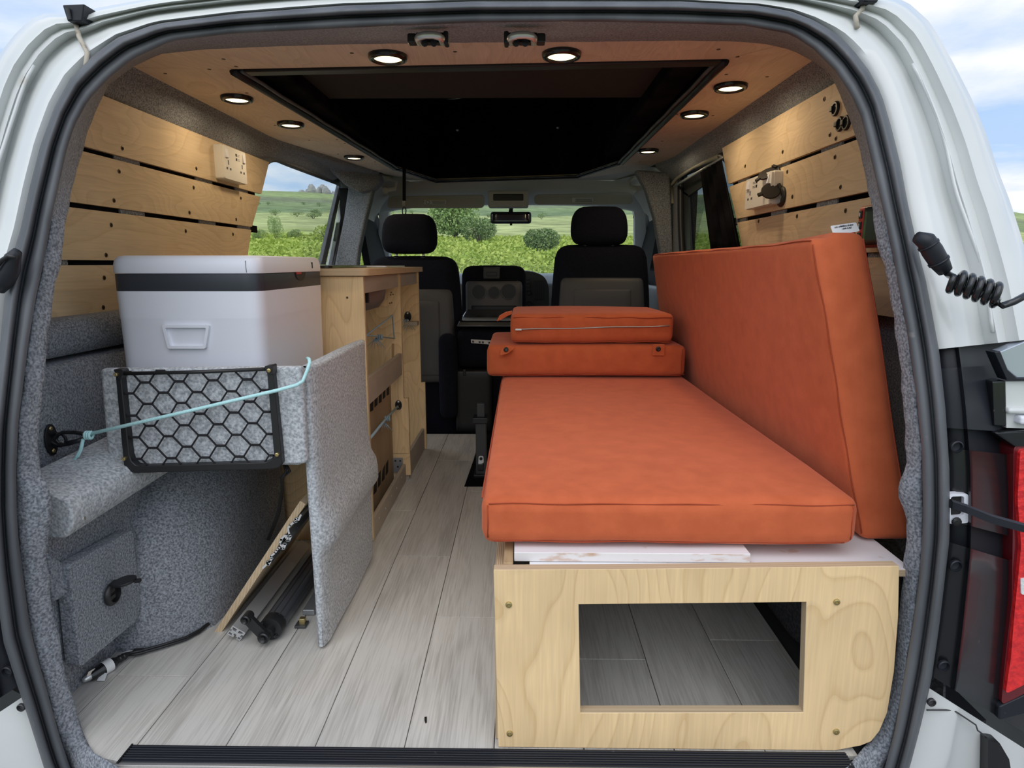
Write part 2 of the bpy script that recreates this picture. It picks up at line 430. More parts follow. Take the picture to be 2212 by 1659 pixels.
# ================================================================== THE LAND OUTSIDE
_ER = [0, 6, 9, 12, 16, 22, 40, 80, 150, 300, 450, 600, 900]
_EZ = [-.55, -.55, 0.0, .45, .76, 1.0, 1.9, 4.6, 10.8, 27.5, 45.5, 52, 40]


def land(x, y):
    r = math.hypot(x, y); th = abs(math.degrees(math.atan2(x, y)))
    a = 1.0 if th < 26 else max(.12, 1 - (th - 26) / 26)
    z = float(np.interp(r, _ER, _EZ)); z = -.55 + (z + .55) * a
    k = min(1, max(0, (r - 9) / 60))
    z += k * (0.35 * math.sin(x * .11 + 1.3) * math.sin(y * .07) + (.0015 * r) * math.sin(x * .031 + y * .017))
    return z


def build_land():
    rr = [0.01, 2, 4, 6, 7.5, 9, 10.5, 12, 14, 16, 19, 22, 27, 33, 40, 50, 60, 72, 86, 104, 125, 150, 180, 215, 255, 300, 350, 400, 450, 520, 600, 750, 900]
    mb = MB(); rows = []
    for r in rr: rows.append([(r * math.sin(t), r * math.cos(t), land(r * math.sin(t), r * math.cos(t))) for t in [2 * math.pi * k / 180 for k in range(181)]])
    mb.grid(rows)
    m = bpy.data.materials.new('moorland'); m.use_nodes = True; nt = m.node_tree; L = nt.links; b = nt.nodes['Principled BSDF']; b.inputs['Roughness'].default_value = .95; b.inputs['Specular IOR Level'].default_value = .1
    tc = nt.nodes.new('ShaderNodeTexCoord'); ln = nt.nodes.new('ShaderNodeVectorMath'); ln.operation = 'LENGTH'; L.new(tc.outputs['Object'], ln.inputs[0])
    nd = nt.nodes.new('ShaderNodeTexNoise'); L.new(tc.outputs['Object'], nd.inputs['Vector']); nd.inputs['Scale'].default_value = .03; nd.inputs['Detail'].default_value = 4
    k = nt.nodes.new('ShaderNodeMath'); k.operation = 'MULTIPLY_ADD'; L.new(nd.outputs['Fac'], k.inputs[0]); k.inputs[1].default_value = 60; L.new(ln.outputs['Value'], k.inputs[2])
    mr = nt.nodes.new('ShaderNodeMapRange'); L.new(k.outputs[0], mr.inputs[0]); mr.inputs[1].default_value = 0; mr.inputs[2].default_value = 500
    r = nt.nodes.new('ShaderNodeValToRGB'); L.new(mr.outputs[0], r.inputs[0]); e = r.color_ramp.elements
    e[0].position = 0.075; e[0].color = (.20, .195, .18, 1); e[1].position = .17; e[1].color = (.36, .42, .13, 1)
    for p, c in ((.085, (.30, .40, .12)), (.21, (.44, .47, .20)), (.38, (.42, .46, .19)), (.41, (.19, .25, .12)), (.50, (.26, .33, .15)), (.62, (.22, .24, .15)), (.80, (.36, .44, .18)), (1.0, (.28, .34, .16))):
        q = e.new(p); q.color = (*c, 1)
    n2 = nt.nodes.new('ShaderNodeTexNoise'); L.new(tc.outputs['Object'], n2.inputs['Vector']); n2.inputs['Scale'].default_value = .22; n2.inputs['Detail'].default_value = 8; n2.inputs['Roughness'].default_value = .65
    m2 = nt.nodes.new('ShaderNodeMapRange'); L.new(n2.outputs['Fac'], m2.inputs[0]); m2.inputs[1].default_value = .35; m2.inputs[2].default_value = .65; m2.inputs[3].default_value = .55; m2.inputs[4].default_value = 1.3
    v = nt.nodes.new('ShaderNodeVectorMath'); v.operation = 'SCALE'; L.new(r.outputs['Color'], v.inputs[0]); L.new(m2.outputs[0], v.inputs['Scale']); L.new(v.outputs[0], b.inputs['Base Color'])
    o = mb.build('moorland_ground', m, smooth=True); o['kind'] = 'structure'


build_land()


MB().box((-40, -60, -.60), (40, 5.5, -.538)).build('bounce_ground', mat('bounce_ground_grey', (.17, .168, .16), .9, col2=(.23, .225, .215), nscale=3), None)['kind'] = 'structure'  # unseen grey slab added to keep green bounce and reflections off the bodywork


def leaf_mat(name, a, b_, tr=.25):
    m = mat(name, a, .8, col2=b_, nscale=1.1, ramp=(.35, .65), spec=.15)
    return m


LEAF_LIME = leaf_mat('bracken_green', (.30, .40, .07), (.52, .58, .15))
LEAF_MID = leaf_mat('bush_green', (.24, .36, .12), (.40, .50, .22))
LEAF_DARK = leaf_mat('gorse_green', (.17, .25, .10), (.30, .38, .17))
BARK = mat('bark', (.07, .055, .04), .9)


def leaf_cloud(pts, size, seed):
    rg = np.random.default_rng(seed); n = len(pts); u = rg.normal(size=(n, 3)); u /= np.linalg.norm(u, axis=1)[:, None]
    w = np.cross(u, rg.normal(size=(n, 3))); w /= np.linalg.norm(w, axis=1)[:, None]
    s = (np.asarray(size) * rg.uniform(.6, 1.3, n))[:, None]; u = u * s; w = w * s * .6
    p = np.asarray(pts); V = np.stack([p - u, p - w, p + u, p + w], 1).reshape(-1, 3)
    return V, [(4 * i, 4 * i + 1, 4 * i + 2, 4 * i + 3) for i in range(n)]


def leaf_obj(name, pts, size, seed, m, parent=None, o0=(0, 0, 0)):
    V, F = leaf_cloud(pts, size, seed); me = bpy.data.meshes.new(name); me.from_pydata((V - np.array(o0)).tolist(), [], F); me.materials.append(m)
    o = bpy.data.objects.new(name, me); COL.objects.link(o); ORG[o.name] = Vector(o0)
    if parent: o.parent = parent
    else: o.location = o0
    return o


def make_bush(name, px, r, w, h, m, seed, label, group=None, n=1400, cat='bush', sink=0):
    d = at(px, 570, z=None, y=r); x, y = d.x, r; z = land(x, y) - sink; rg = np.random.default_rng(seed)
    t = thing(name, (x, y, z), label, cat, group)
    P = []
    for _ in range(max(5, n // 220)):
        c = np.array([rg.uniform(-.30, .30) * w, rg.uniform(-.30, .30) * w, h * rg.uniform(.40, .72)]); k = 2 * n // max(5, n // 220)
        q = rg.normal(size=(k, 3)); q /= np.linalg.norm(q, axis=1)[:, None]; q *= rg.uniform(.55, 1, k)[:, None] ** .5
        P.append(c + q * np.array([w * .26, w * .26, h * .33]))
    P = np.concatenate(P); P[:, 2] = np.abs(P[:, 2]); P += np.array([x, y, z])
    leaf_obj('foliage', P, w * .030, seed, m, t, (x, y, z))
    s = MB()
    for k in range(4):
        a = k * 1.6 + seed; s.tube([(x + .03 * math.cos(a), y + .03 * math.sin(a), z - .1), (x + w * .10 * math.cos(a), y + w * .1 * math.sin(a), z + h * .35), (x + w * .2 * math.cos(a), y + w * .2 * math.sin(a), z + h * .62)], [w * .018, w * .012, w * .006], 5)
    s.build('stem', BARK, t)
    return t


make_bush('hawthorn_tree', 984, 48, 3.5, 3.1, LEAF_MID, 3, 'tall rounded green tree beyond the windscreen beside the passenger headrest', n=3600, cat='tree')
make_bush('gorse_bush', 1036, 34, 1.9, 1.5, LEAF_DARK, 5, 'low dark bush right of the tall tree beyond the windscreen', n=1500)
make_bush('gorse_bush', 1172, 22, 1.25, .8, LEAF_DARK, 9, 'dark bush in front of the windscreen beside the driver seat', n=2000)
make_bush('young_shrub', 600, 40, .95, 1.5, LEAF_MID, 11, 'upright green shrub seen through the left side window', n=1300)
make_bush('gorse_bush', 561, 38, .9, .8, LEAF_DARK, 13, 'dark low bush at the near edge of the left side window', n=800)
make_bush('gorse_bush', 640, 42, 1.1, .8, LEAF_DARK, 17, 'dark low bush right of the upright shrub in the left window', n=900)
make_bush('bramble_bush', 712, 30, 1.5, 1.1, LEAF_LIME, 19, 'leafy lime green bush beside the jamb of the left side window', n=1800)
_rb = random.Random(4)
for i in range(16):
    px = _rb.choice([_rb.uniform(560, 720), _rb.uniform(840, 1360)]); r = _rb.uniform(110, 210)
    make_bush('hill_bush', px, r, _rb.uniform(1.5, 3.6), _rb.uniform(.8, 1.5), LEAF_DARK, 30 + i, 'small dark bush on the far moorland slope', 'bushes on the moor slope', n=260)


def build_bracken():
    rg = np.random.default_rng(2); n = 130000
    r = 7 + 45 * rg.uniform(0, 1, n) ** 1.25; th = np.radians(rg.uniform(-44, 44, n)); x = r * np.sin(th); y = r * np.cos(th)
    z = np.array([land(a, b) for a, b in zip(x, y)])
    hump = .5 + .5 * np.sin(x * 1.9 + 2 * np.sin(y * .9)) * np.sin(y * 1.4 + 1.3 * np.sin(x * .7))
    z += rg.uniform(0, 1, n) * (.08 + .26 * hump)
    o = leaf_obj('bracken', np.stack([x, y, z], 1), .014 + .0024 * r, 8, LEAF_LIME)
    tag(o, 'lime green bracken covering the ground in front of the van', 'bracken', kind='stuff')


build_bracken()


def build_tor():
    rg = random.Random(5); d = at(688, 425, y=445); t = thing('rock_outcrop', (d.x, 445, land(d.x, 445) - 1), 'grey rocky tor on the skyline seen through the left side window', 'rocks')
    m = mat('granite', (.30, .30, .29), .9, col2=(.40, .39, .37), nscale=.4)
    for k in range(16):
        x = d.x + rg.uniform(-18, 14); h = max(1.5, 8.5 - abs(x - d.x) * .40) * rg.uniform(.7, 1.1); y = 445 + rg.uniform(-3, 3); w = rg.uniform(1.6, 3.4); z = land(x, y) - 1
        c = (x, y, z + h * .45); MB().lathe([(w * .9, 0), (w, h * .4), (w * .75, h * .75), (w * .35, h)], (x, y, z), (rg.uniform(-.2, .2), 0, 1), 6).build('rock', m, t)


build_tor()

# ================================================================== BODY, SEAL AND CARPET RETURN
CX, CY = 1020.0, 860.0
SEAL_OUT = [(160, 1800), (125, 1730), (95, 1659), (57, 1538), (37, 1480), (7, 1386), (-12, 1250), (-22, 1100), (-20, 950), (-10, 830), (0, 742), (10, 641), (20, 574), (34, 530), (44, 496), (64, 405), (88, 311), (118, 230), (152, 169), (203, 118), (253, 81), (338, 51), (506, 30), (739, 12), (1020, 3), (1472, 3), (1641, 12), (1708, 24), (1759, 44), (1810, 74), (1843, 108), (1877, 152), (1904, 203), (1924, 270), (1945, 354), (1961, 439), (1988, 560), (1999, 600), (2029, 759), (2042, 878), (2051, 1013), (2052, 1100), (2051, 1166), (2039, 1268), (2029, 1352), (2012, 1470), (1988, 1572), (1965, 1659), (1940, 1730), (1905, 1800)]
SEAL_IN = [(230, 1800), (185, 1730), (152, 1659), (128, 1588), (105, 1504), (81, 1420), (64, 1352), (51, 1251), (40, 1166), (36, 1100), (35, 1013), (40, 911), (51, 827), (61, 742), (78, 641), (95, 565), (111, 473), (128, 398), (145, 321), (162, 270), (192, 216), (236, 169), (287, 128), (371, 89), (506, 73), (739, 61), (1020, 49), (1300, 47), (1472, 51), (1607, 56), (1708, 74), (1759, 108), (1803, 152), (1837, 203), (1860, 253), (1884, 354), (1904, 439), (1931, 560), (1937, 600), (1958, 709), (1978, 844), (1992, 979), (1994, 1100), (1992, 1166), (1985, 1251), (1968, 1369), (1951, 1470), (1934, 1572), (1911, 1659), (1880, 1730), (1840, 1790)]
CARP_IN = [(330, 1800), (275, 1664), (230, 1646), (196, 1622), (165, 1538), (145, 1470), (128, 1386), (111, 1302), (101, 1200), (106, 1140), (112, 1110), (112, 1070), (100, 1040), (84, 1013), (84, 911), (95, 827), (101, 742), (115, 641), (118, 625), (130, 574), (150, 430), (162, 388), (175, 335), (189, 287), (210, 235), (232, 186), (290, 143), (345, 117), (440, 107), (600, 100), (740, 96), (1020, 92), (1300, 90), (1480, 88), (1600, 90), (1660, 96), (1710, 108), (1755, 132), (1793, 158), (1816, 209), (1847, 287), (1870, 381), (1884, 456), (1897, 540), (1907, 567), (1918, 607), (1928, 675), (1945, 793), (1956, 945), (1958, 1010), (1944, 1030), (1940, 1055), (1945, 1085), (1957, 1110), (1958, 1166), (1951, 1234), (1928, 1470), (1897, 1555), (1877, 1605), (1835, 1650), (1812, 1664), (1740, 1760)]
SILH = [(-200, 1800), (-170, 1500), (-160, 1200), (-160, 900), (-125, 600), (-70, 320), (-25, 170), (0, 115), (34, 71), (68, 40), (98, 29), (150, 30), (205, 18), (350, -8), (600, -34), (1020, -48), (1500, -42), (1870, -16), (1940, -4), (1968, 10), (2012, 51), (2059, 135), (2097, 209), (2130, 287), (2157, 371), (2181, 432), (2208, 516), (2232, 600), (2270, 800), (2295, 1000), (2300, 1300), (2270, 1800)]


def polar(poly):
    d = []
    for (x0, y0), (x1, y1) in zip(poly, poly[1:]):
        k = max(1, int(math.hypot(x1 - x0, y1 - y0) / 14)); d += [(x0 + (x1 - x0) * j / k, y0 + (y1 - y0) * j / k) for j in range(k)]
    poly = d + [poly[-1]]
    a = sorted((math.degrees(math.atan2(x - CX, -(y - CY))), math.hypot(x - CX, y - CY)) for x, y in poly)
    return [p[0] for p in a], [p[1] for p in a]


_PO, _PI, _PC, _PS = polar(SEAL_OUT), polar(SEAL_IN), polar(CARP_IN), polar(SILH)
ANG = [-138 + 276 * k / 230 for k in range(231)]


def ring_px(tab, a):
    r = float(np.interp(a, *tab)); t = math.radians(a); return CX + r * math.sin(t), CY - r * math.cos(t)


def loft(a_list, prof, t0, t1):
    """rows across the rim: prof = (fraction from t0 to t1, offset along y)"""
    rows = []
    for a in a_list:
        (x0, y0), (x1, y1) = ring_px(t0, a), ring_px(t1, a)
        rows.append([at_tail(x0 + (x1 - x0) * u, y0 + (y1 - y0) * u, d) for u, d in prof])
    return rows


rear = struct('wall_rear')
BODY = [(-.10, .02), (0, .008), (.10, .0), (.26, .0), (.33, .006), (.38, .016), (.43, .018), (.50, .004), (.56, -.006), (.60, -.004), (.64, .004), (.69, -.002), (.76, -.012), (.86, -.012), (.94, .006), (1.0, .05)]


def body_piece(name, a0, a1, m, prof=BODY, extra=True, parent=rear):
    A = [a for a in ANG if a0 <= a <= a1]
    rows = loft(A, prof, _PO, _PS)
    if extra:
        for r in rows:
            p = r[-1]; r.append(Vector((p.x * 1.02, p.y + .05, CAM_H + (p.z - CAM_H) * 1.02))); r.append(Vector((p.x * 1.18, p.y + .25, CAM_H + (p.z - CAM_H) * 1.16))); r.append(Vector((p.x * 1.20, p.y + .9, CAM_H + (p.z - CAM_H) * 1.2)))
    return MB().grid(rows).build(name, m, parent, smooth=True, auto=50)


body_piece('body_panel', -93, 85, WHITE)
body_piece('bumper_corner', -138, -123.5, WHITE)
TRIM = [(-.10, .02), (0, .006), (.06, .0), (.15, -.004), (.17, -.012), (.185, -.016), (.21, -.006), (.5, .03), (.75, .055), (1.0, .09)]
body_piece('inner_skin', 84, 121.9, BLACK_M, [(u, d + .02) for u, d in TRIM])
body_piece('inner_skin', -123, -91, BLACK_M, [(u, d + .02) for u, d in TRIM])
for a0, a1 in ((-123.2, -93.6),): body_piece('pillar_trim', a0, a1, BLACK_M, TRIM)
for a0, a1, g in ((85.6, 94.6, 1), (95.2, 105.2, 1), (106, 121.3, 1)): body_piece('pillar_trim', a0, a1, BLACK_G if a0 > 86 else BLACK_M, TRIM)
LOWR = [(-.10, .02), (0, .01), (.2, .0), (.24, .012), (.30, .03), (.62, .05), (1.0, .12)]
body_piece('bumper_corner', 121.9, 138, WHITE, LOWR)
# water drip ledges and sealant beads pressed into the pillars
for t, us in ((-1, .52), (1, .54)):
    A = [a for a in ANG if (-90 < a < -52 if t < 0 else 52 < a < 84)]
    pts = []
    for a in A:
        (x0, y0), (x1, y1) = ring_px(_PO, a), ring_px(_PS, a); u = us + .02 * math.sin(a * .35)
        pts.append(at_tail(x0 + (x1 - x0) * u, y0 + (y1 - y0) * u, -.003))
    MB().tube(pts, .0028, 6).build('sealant_bead', WHITE, rear, smooth=True)
# roof gutter ends and seams by the tailgate hinges
for (px, py) in ((183, 165), (1852, 60)):
    s = 1 if px > 1000 else -1
    p = [at_tail(px + dx, py + dy, -.004) for dx, dy in (((0, 0), (6, -50), (-12, -85), (-20, -118)) if s < 0 else ((0, 0), (-4, -25), (10, -40), (16, -58)))]
    MB().tube(p, .004, 6).build('roof_seam', mat('rusty_sealant', (.50, .45, .37), .8, col2=(.26, .19, .13), nscale=60, ramp=(.55, .7)) if s < 0 else bpy.data.materials['rusty_sealant'], rear, smooth=True)

# rubber seal: fat bulb outside, flat lip inside
seal = MB()
rows = loft(ANG, [(0, .012), (0, -.010), (.06, -.022), (.16, -.031), (.28, -.033), (.38, -.026), (.45, -.010), (.49, -.002), (.53, -.004), (.56, -.013), (.62, -.017), (.82, -.016), (.90, -.013), (.97, -.010), (1.0, -.004), (1.0, .02)], _PO, _PI)
seal.grid(rows)
o = seal.build('trim_1', RUBBER, smooth=True); o['kind'] = 'structure'


def carp_point(a, u):
    (x0, y0), (x1, y1) = ring_px(_PI, a), ring_px(_PC, a)
    if abs(a) < 40: inner = at(x1, y1, z=1.206)
    else:
        z0 = at_tail(x1, y1, .1).z; inner = at_tail(x1, y1, .035 + .26 * max(0, min(1, (z0 - .82) / .25)))
    if abs(a) >= 40 and abs(a) < 52:
        k = (52 - abs(a)) / 12; q = at(x1, y1, z=1.206)
        if q.y < 1.75: inner = inner.lerp(q, k)
    if inner.z < .004: inner = at(x1, y1, z=.004)
    outer = at_tail(x0, y0, .012)
    p = outer.lerp(inner, u)
    return p


mb = MB(); rows = []
for a in ANG:
    row = []
    for u in (-.04, 0, .12, .3, .5, .7, .88, 1.0):
        p = carp_point(a, max(0, u)); b = 4 * u * (1 - u) if 0 < u < 1 else 0
        p = p + Vector((0, -.010 * b, 0)) + Vector((.0008 * math.sin(a * 1.7 + u * 5), .0015 * math.sin(a * .9 + 3 * u), .0008 * math.sin(a * 1.3))) * ((1 if abs(a) > 52 else .25) if u > 0 else 0)
        row.append(p)
    row.append(row[-1] + (row[-1] - Vector((0, 0, CAM_H))) * .05 + Vector((0, 0, .012) if abs(a) < 40 else ((-.02 if a < 0 else .02), 0, 0)))
    rows.append(row)
mb.grid(rows); o = mb.build('trim_2', CARPET, smooth=True); o['kind'] = 'structure'

# black plastic caps, clips and hinge blocks on the body
def clip(px, py, r=11, par=rear, m=BLACK, off=-.006, name='screw_cap'):
    p = at_tail(px, py, off); k = r / FOC * p.y
    b = MB().lathe([(k, .002), (k, -.002), (k * .82, -.003), (k * .74, .002), (k * .3, .003), (.0002, .003)], p, (0, 1, 0), 16, cap=False)
    b.build(name, m, par, smooth=True, auto=40)
for px, py in ((2066, 965), (2064, 1222), (2038, 1438)): clip(px, py, 14, m=BLACK_M)
clip(2012, 1517, 10, m=DARKP); clip(16, 1450, 13, m=BLACK_M); clip(46, 1528, 10, m=DARKP)

for px, py, w, hh, lab in ((178, 38, 22, 15, 'black hinge block at the left end of the roof edge'), (1868, 0, 22, 13, 'black hinge block at the right end of the roof edge')):
    p = at_tail(px, py, -.005); t = thing('hinge_block', p, lab, 'hinge', None); a = w / FOC * p.y; b = hh / FOC * p.y
    MB().hexa([p + Vector(q) for q in ((-a * .7, -.02, -b), (a * .6, -.02, -b), (a * .6, .03, -b), (-a * .7, .03, -b), (-a, -.02, b), (a, -.02, b * 1.1), (a, .03, b * 1.1), (-a, .03, b))]).build('block', BLACK_M, t, bevel=.002)
    MB().tube([p + Vector((-a * .4, -.021, -b * .8)), p + Vector((-a * .4, -.024, b * .5))], .003, 8).build('pin', DARKP, t)

# threshold along the load sill
sill = struct('trim_3')
mb = MB().box((-.62, .872, -.02), (.513, .908, .002))
for k in range(6): y = .877 + k * .005; mb.box((-.62, y, .002), (.513, y + .0025, .0036))
mb.build('ribbed_strip', BLACK_M, sill, bevel=.0008)
mb = MB()
for k, (y0, y1, z) in enumerate(((.866, .872, .001), (.861, .866, -.002), (.856, .861, -.001))): mb.box((-.626, y0, -.05), (.513, y1, z))
mb.build('sill_profile', ALU_B, sill, bevel=.0006)
MB().box((-.63, .835, -.30), (.515, .857, -.012)).build('bumper_step', mat('bumper_step_grey', (.27, .26, .245), .5), sill)
MB().box((-.6225, .868, -.03), (-.62, .908, .004)).build('end_cap', BLACK, sill)
# lower bodywork right of the sill
def rim_pt(a, u, d): (x0, y0), (x1, y1) = ring_px(_PO, a), ring_px(_PS, a); return at_tail(x0 + (x1 - x0) * u, y0 + (y1 - y0) * u, d)
MB().tube([at_tail(2002, 1534, .001), at_tail(2056, 1534, .002), at_tail(2066, 1538, .006), at_tail(2108, 1566, .022), at_tail(2112, 1578, .024), at_tail(2150, 1604, .036)], .0013, 6).build('bumper_seam', DARKP, rear)
MB().prism([at_tail(*q, .020) for q in ((2134, 1600), (2160, 1606), (2180, 1640), (2200, 1760), (2134, 1760))], (0, .02, 0)).build('bumper_opening', BLACK, rear)

# ================================================================== FLOOR
fl = struct('floor')
MB().prism([(-1.0, 1.12, -.05), (-.66, .95, -.05), (-.60, .90, -.05), (.52, .90, -.05), (.80, 1.0, -.05), (.80, 2.86, -.05), (-1.0, 2.86, -.05)], (0, 0, .0405)).build('underlay', DARKP, fl)
SE = [-.185 - .1435 * k for k in range(5, -6, -1)]
SE = [s for s in SE]
J = {0: [1.7], 1: [1.087, 2.2], 2: [1.45, 2.5], 3: [1.92], 4: [1.6, 2.45], 5: [1.30, 2.1], 6: [1.6, 2.62], 7: [1.15, 2.0], 8: [1.42, 2.4], 9: [1.22, 2.1]}
for i in range(len(SE) - 1):
    ys = [.902] + J.get(i, [1.6]) + [2.850]
    for y0, y1 in zip(ys, ys[1:]):
        dz = R.uniform(-.0003, .0003)
        a0, a1 = (1.08, .978) if i == 0 and y0 < 1 else (1.0, .893) if i == 1 and y0 < 1 else (y0, y0)
        if i == 1 and y0 < 1: MB().prism([(SE[1] + .0006, .978, -.009), (-.718, .933, -.009), (-.681, .897, -.009), (-.661, .883, -.009), (-.6165, .874, -.009), (-.6165, y1 - .0006, -.009), (SE[1] + .0006, y1 - .0006, -.009)], (0, 0, .009 + dz)).build('floor_plank', FLOOR, fl, bevel=.0009, seg=1); continue
        MB().hexa([(SE[i] + .0006, a0 + .0006, -.009), (SE[i + 1] - .0006, a1 + .0006, -.009), (SE[i + 1] - .0006, y1 - .0006, -.009), (SE[i] + .0006, y1 - .0006, -.009), (SE[i] + .0006, a0 + .0006, dz), (SE[i + 1] - .0006, a1 + .0006, dz), (SE[i + 1] - .0006, y1 - .0006, dz), (SE[i] + .0006, y1 - .0006, dz)]).build('floor_plank', FLOOR, fl, bevel=.0009, seg=1)
MB().box((-.95, 2.853, -.16), (.75, 5.2, -.10)).build('cab_floor', SEAT, fl)
MB().box((-.95, 2.851, -.16), (.75, 2.862, -.002)).build('floor_edge', BLACK, fl)
MB().prism([at(*q, z=.0008) for q in ((1003, 1051), (1046, 1051), (1075, 900), (1040, 945))], (0, 0, .0012)).build('rail_slot', VOID, fl)

# ================================================================== SIDE WALLS
wl = struct('wall_left'); wr = struct('wall_right')


def yz(x, pts): return [(x, y, z) for y, z in pts]


WIN_L = round_poly(yz(-.945, [(2.23, .70), (2.30, .92), (2.40, 1.05), (2.56, 1.158), (2.75, 1.158), (3.68, 1.172), (3.50, .93), (3.28, .70)]), [.02, .3, .3, .12, .05, .06, .2, .02], 6)
MB().prism(yz(-.945, [(1.02, .60), (3.55, .60), (3.74, .80), (3.80, 1.235), (1.47, 1.235), (1.25, .9)]), (-.03, 0, 0), holes=[WIN_L]).build('carpet_lining', CARPET, wl)
# angled carpet between plank tops and ceiling
mb = MB(); rows = []
for y in [1.33 + .12 * k for k in range(18)]:
    bul = .018 if y > 2.5 else .0
    wob = .006 * math.sin(y * 7) * (1 if y > 2.4 else .3)
    xe = -.90 + max(0, y - 2.5) * .22
    zb = 1.128 if y < 2.45 else 1.150 + min(.02, (y - 2.45) * .05)
    rows.append([(-.946, y, zb), (-.938 + bul, y, zb + .012), (-.930 + bul * 1.6 + wob, y, zb + .035), (xe - .022 + bul + wob, y, 1.195), (xe + .004, y, 1.215)])
mb.grid(rows).build('carpet_cornice', CARPET, wl, smooth=True)
MB().tube([q + Vector((-.01, 0, 0)) for q in [Vector(p) for p in WIN_L]], .008, 8, closed=True).build('window_rubber', RUBBER, wl, smooth=True)


def planks(parent, x, side, rows_, screws):
    """plywood boards along a side wall with battens glimpsed in the gaps"""
    for (z0, z1, yr, y0, y1) in rows_:
        poly = yz(x, [(yr, z0), (y0, z0), (y1, z1), (yr, z1)])
        b = MB().prism(poly, (side * .011, 0, 0)).build('wall_plank', [PLY, EDGE_X], parent, edge=0, bevel=.001, seg=1)
    for (y, z) in screws:
        p = Vector((x - side * .0006, y, z))
        MB().lathe([(.0052, .001), (.0052, -.0004), (.003, -.001), (.0026, .0006), (.0002, .0006)], p, (side, 0, 0), 10, cap=False).build('screw', SCREW, parent, smooth=True, auto=40)


LROW = [(1.006, 1.128, 1.40, 2.392, 2.486), (.886, .995, 1.34, 2.288, 2.382), (.768, .875, 1.27, 2.225, 2.280), (.654, .757, 1.20, 2.19, 2.215)]
LS = []
for (u, v) in ((264, 320), (257, 370), (246, 433), (240, 486), (424, 364), (418, 405), (409, 459), (401, 499), (527, 393), (520, 428), (510, 474), (503, 506), (229, 551), (225, 600), (223, 664)):
    p = at(u, v, x=-.93); LS.append((p.y, p.z))
planks(wl, -.93, -1, LROW, LS)
RROW = [(1.018, 1.146, 1.38, 2.228, 2.318), (.900, 1.008, 1.30, 2.122, 2.218), (.782, .888, 1.22, 2.03, 2.112), (.664, .772, 1.16, 1.97, 2.02)]
RS = []
for (u, v) in ((1781, 214), (1793, 291), (1806, 299), (1691, 328), (1610, 359), (1701, 371), (1804, 339), (1619, 396), (1712, 425), (1816, 404), (1630, 443), (1722, 467), (1827, 455), (1639, 478)):
    p = at(u, v, x=.68); RS.append((p.y, p.z))
planks(wr, .68, 1, RROW, RS)
for par, x, s, gaps, yb in ((wl, -.9415, -1, (1.0005, .8805, .7615), (1.30, 1.60, 1.98, 2.24)), (wr, .6915, 1, (1.013, .894, .777), (1.27, 1.52, 1.80, 2.10))):
    for z in gaps:
        MB().box((x if s > 0 else x - .002, 1.32 if z > .95 else 1.2, z - .012), (x + .002 if s > 0 else x, 2.36 if s < 0 else 2.20, z + .012)).build('gap_shade', VOID, par)  # black strip stands for the shade behind the plank gap
        for yy in yb: MB().box((min(x, x - s * .004), yy - .05, z - .010), (max(x, x - s * .004), yy + .05, z + .010)).build('batten', CARPET, par)

# left: padded roll under the planks, panel below it, lower corner pieces
mb = MB(); rows = []
for y in [1.0 + .08 * k for k in range(10)]:
    w = .003 * math.sin(y * 23); rows.append([(-.95, y, .655), (-.892, y, .656), (-.876, y, .648), (-.870 + w, y, .628), (-.871 + w, y, .602), (-.880, y, .586), (-.95, y, .580)])
mb.grid(rows).build('carpet_roll', CARPET, wl, smooth=True)
mb = MB(); rows = []
for y in [.98 + .08 * k for k in range(10)]: rows.append([(-.95, y, .574), (-.880, y, .576), (-.869, y, .568), (-.861 + .002 * math.sin(y * 17), y, .48), (-.858, y, .40), (-.858, y, .25), (-.90, y, .24)])
mb.grid(rows).build('carpet_panel', CARPET, wl, smooth=True)
mb = MB(); rows = []
for y in [.93 + .06 * k for k in range(7)]: rows.append([(-.88, y, .335), (-.815, y, .325), (-.808, y, .27), (-.806, y, .15), (-.806, y, .05), (-.806, y, -.004)])
mb.grid(rows).build('carpet_corner', CARPET, wl, smooth=True)
# access hatch with a bevelled edge
hp = [at(*q, x=-.752) for q in ((150, 1221), (287, 1143), (304, 1302), (297, 1339), (172, 1443))]
MB().prism(round_poly(hp, .012), (-.024, 0, 0)).build('access_hatch', CARPET, wl, bevel=.006, seg=3)
MB().prism([at(*q, x=-.765) for q in ((103, 1190), (152, 1225), (153, 1283), (118, 1302))], (-.02, 0, 0)).build('carpet_flap', CARPET, wl, bevel=.006, seg=3)
MB().box((-.95, .98, .09), (-.782, 1.30, .318)).build('carpet_backing', CARPET, wl)
# carpeted bearer that carries the shelf
mb = MB(); sec = [(-.83, .318), (-.745, .318), (-.737, .325), (-.728, .345), (-.728, .372), (-.735, .382), (-.78, .402), (-.83, .412)]
y0, y1 = .985, 1.42
mb.prism([(x, y0, z) for x, z in sec], (.028, y1 - y0, .030)); mb.build('shelf_bearer', CARPET_L, wl, bevel=.008, seg=3)
for q in ((177, 1090), (181, 1119)):
    p = at(*q, x=-.7275); MB().lathe([(.004, -.001), (.003, .0012), (.0002, .0006)], p, (1, 0, 0), 10, cap=False).build('screw', STEEL, wl, smooth=True)
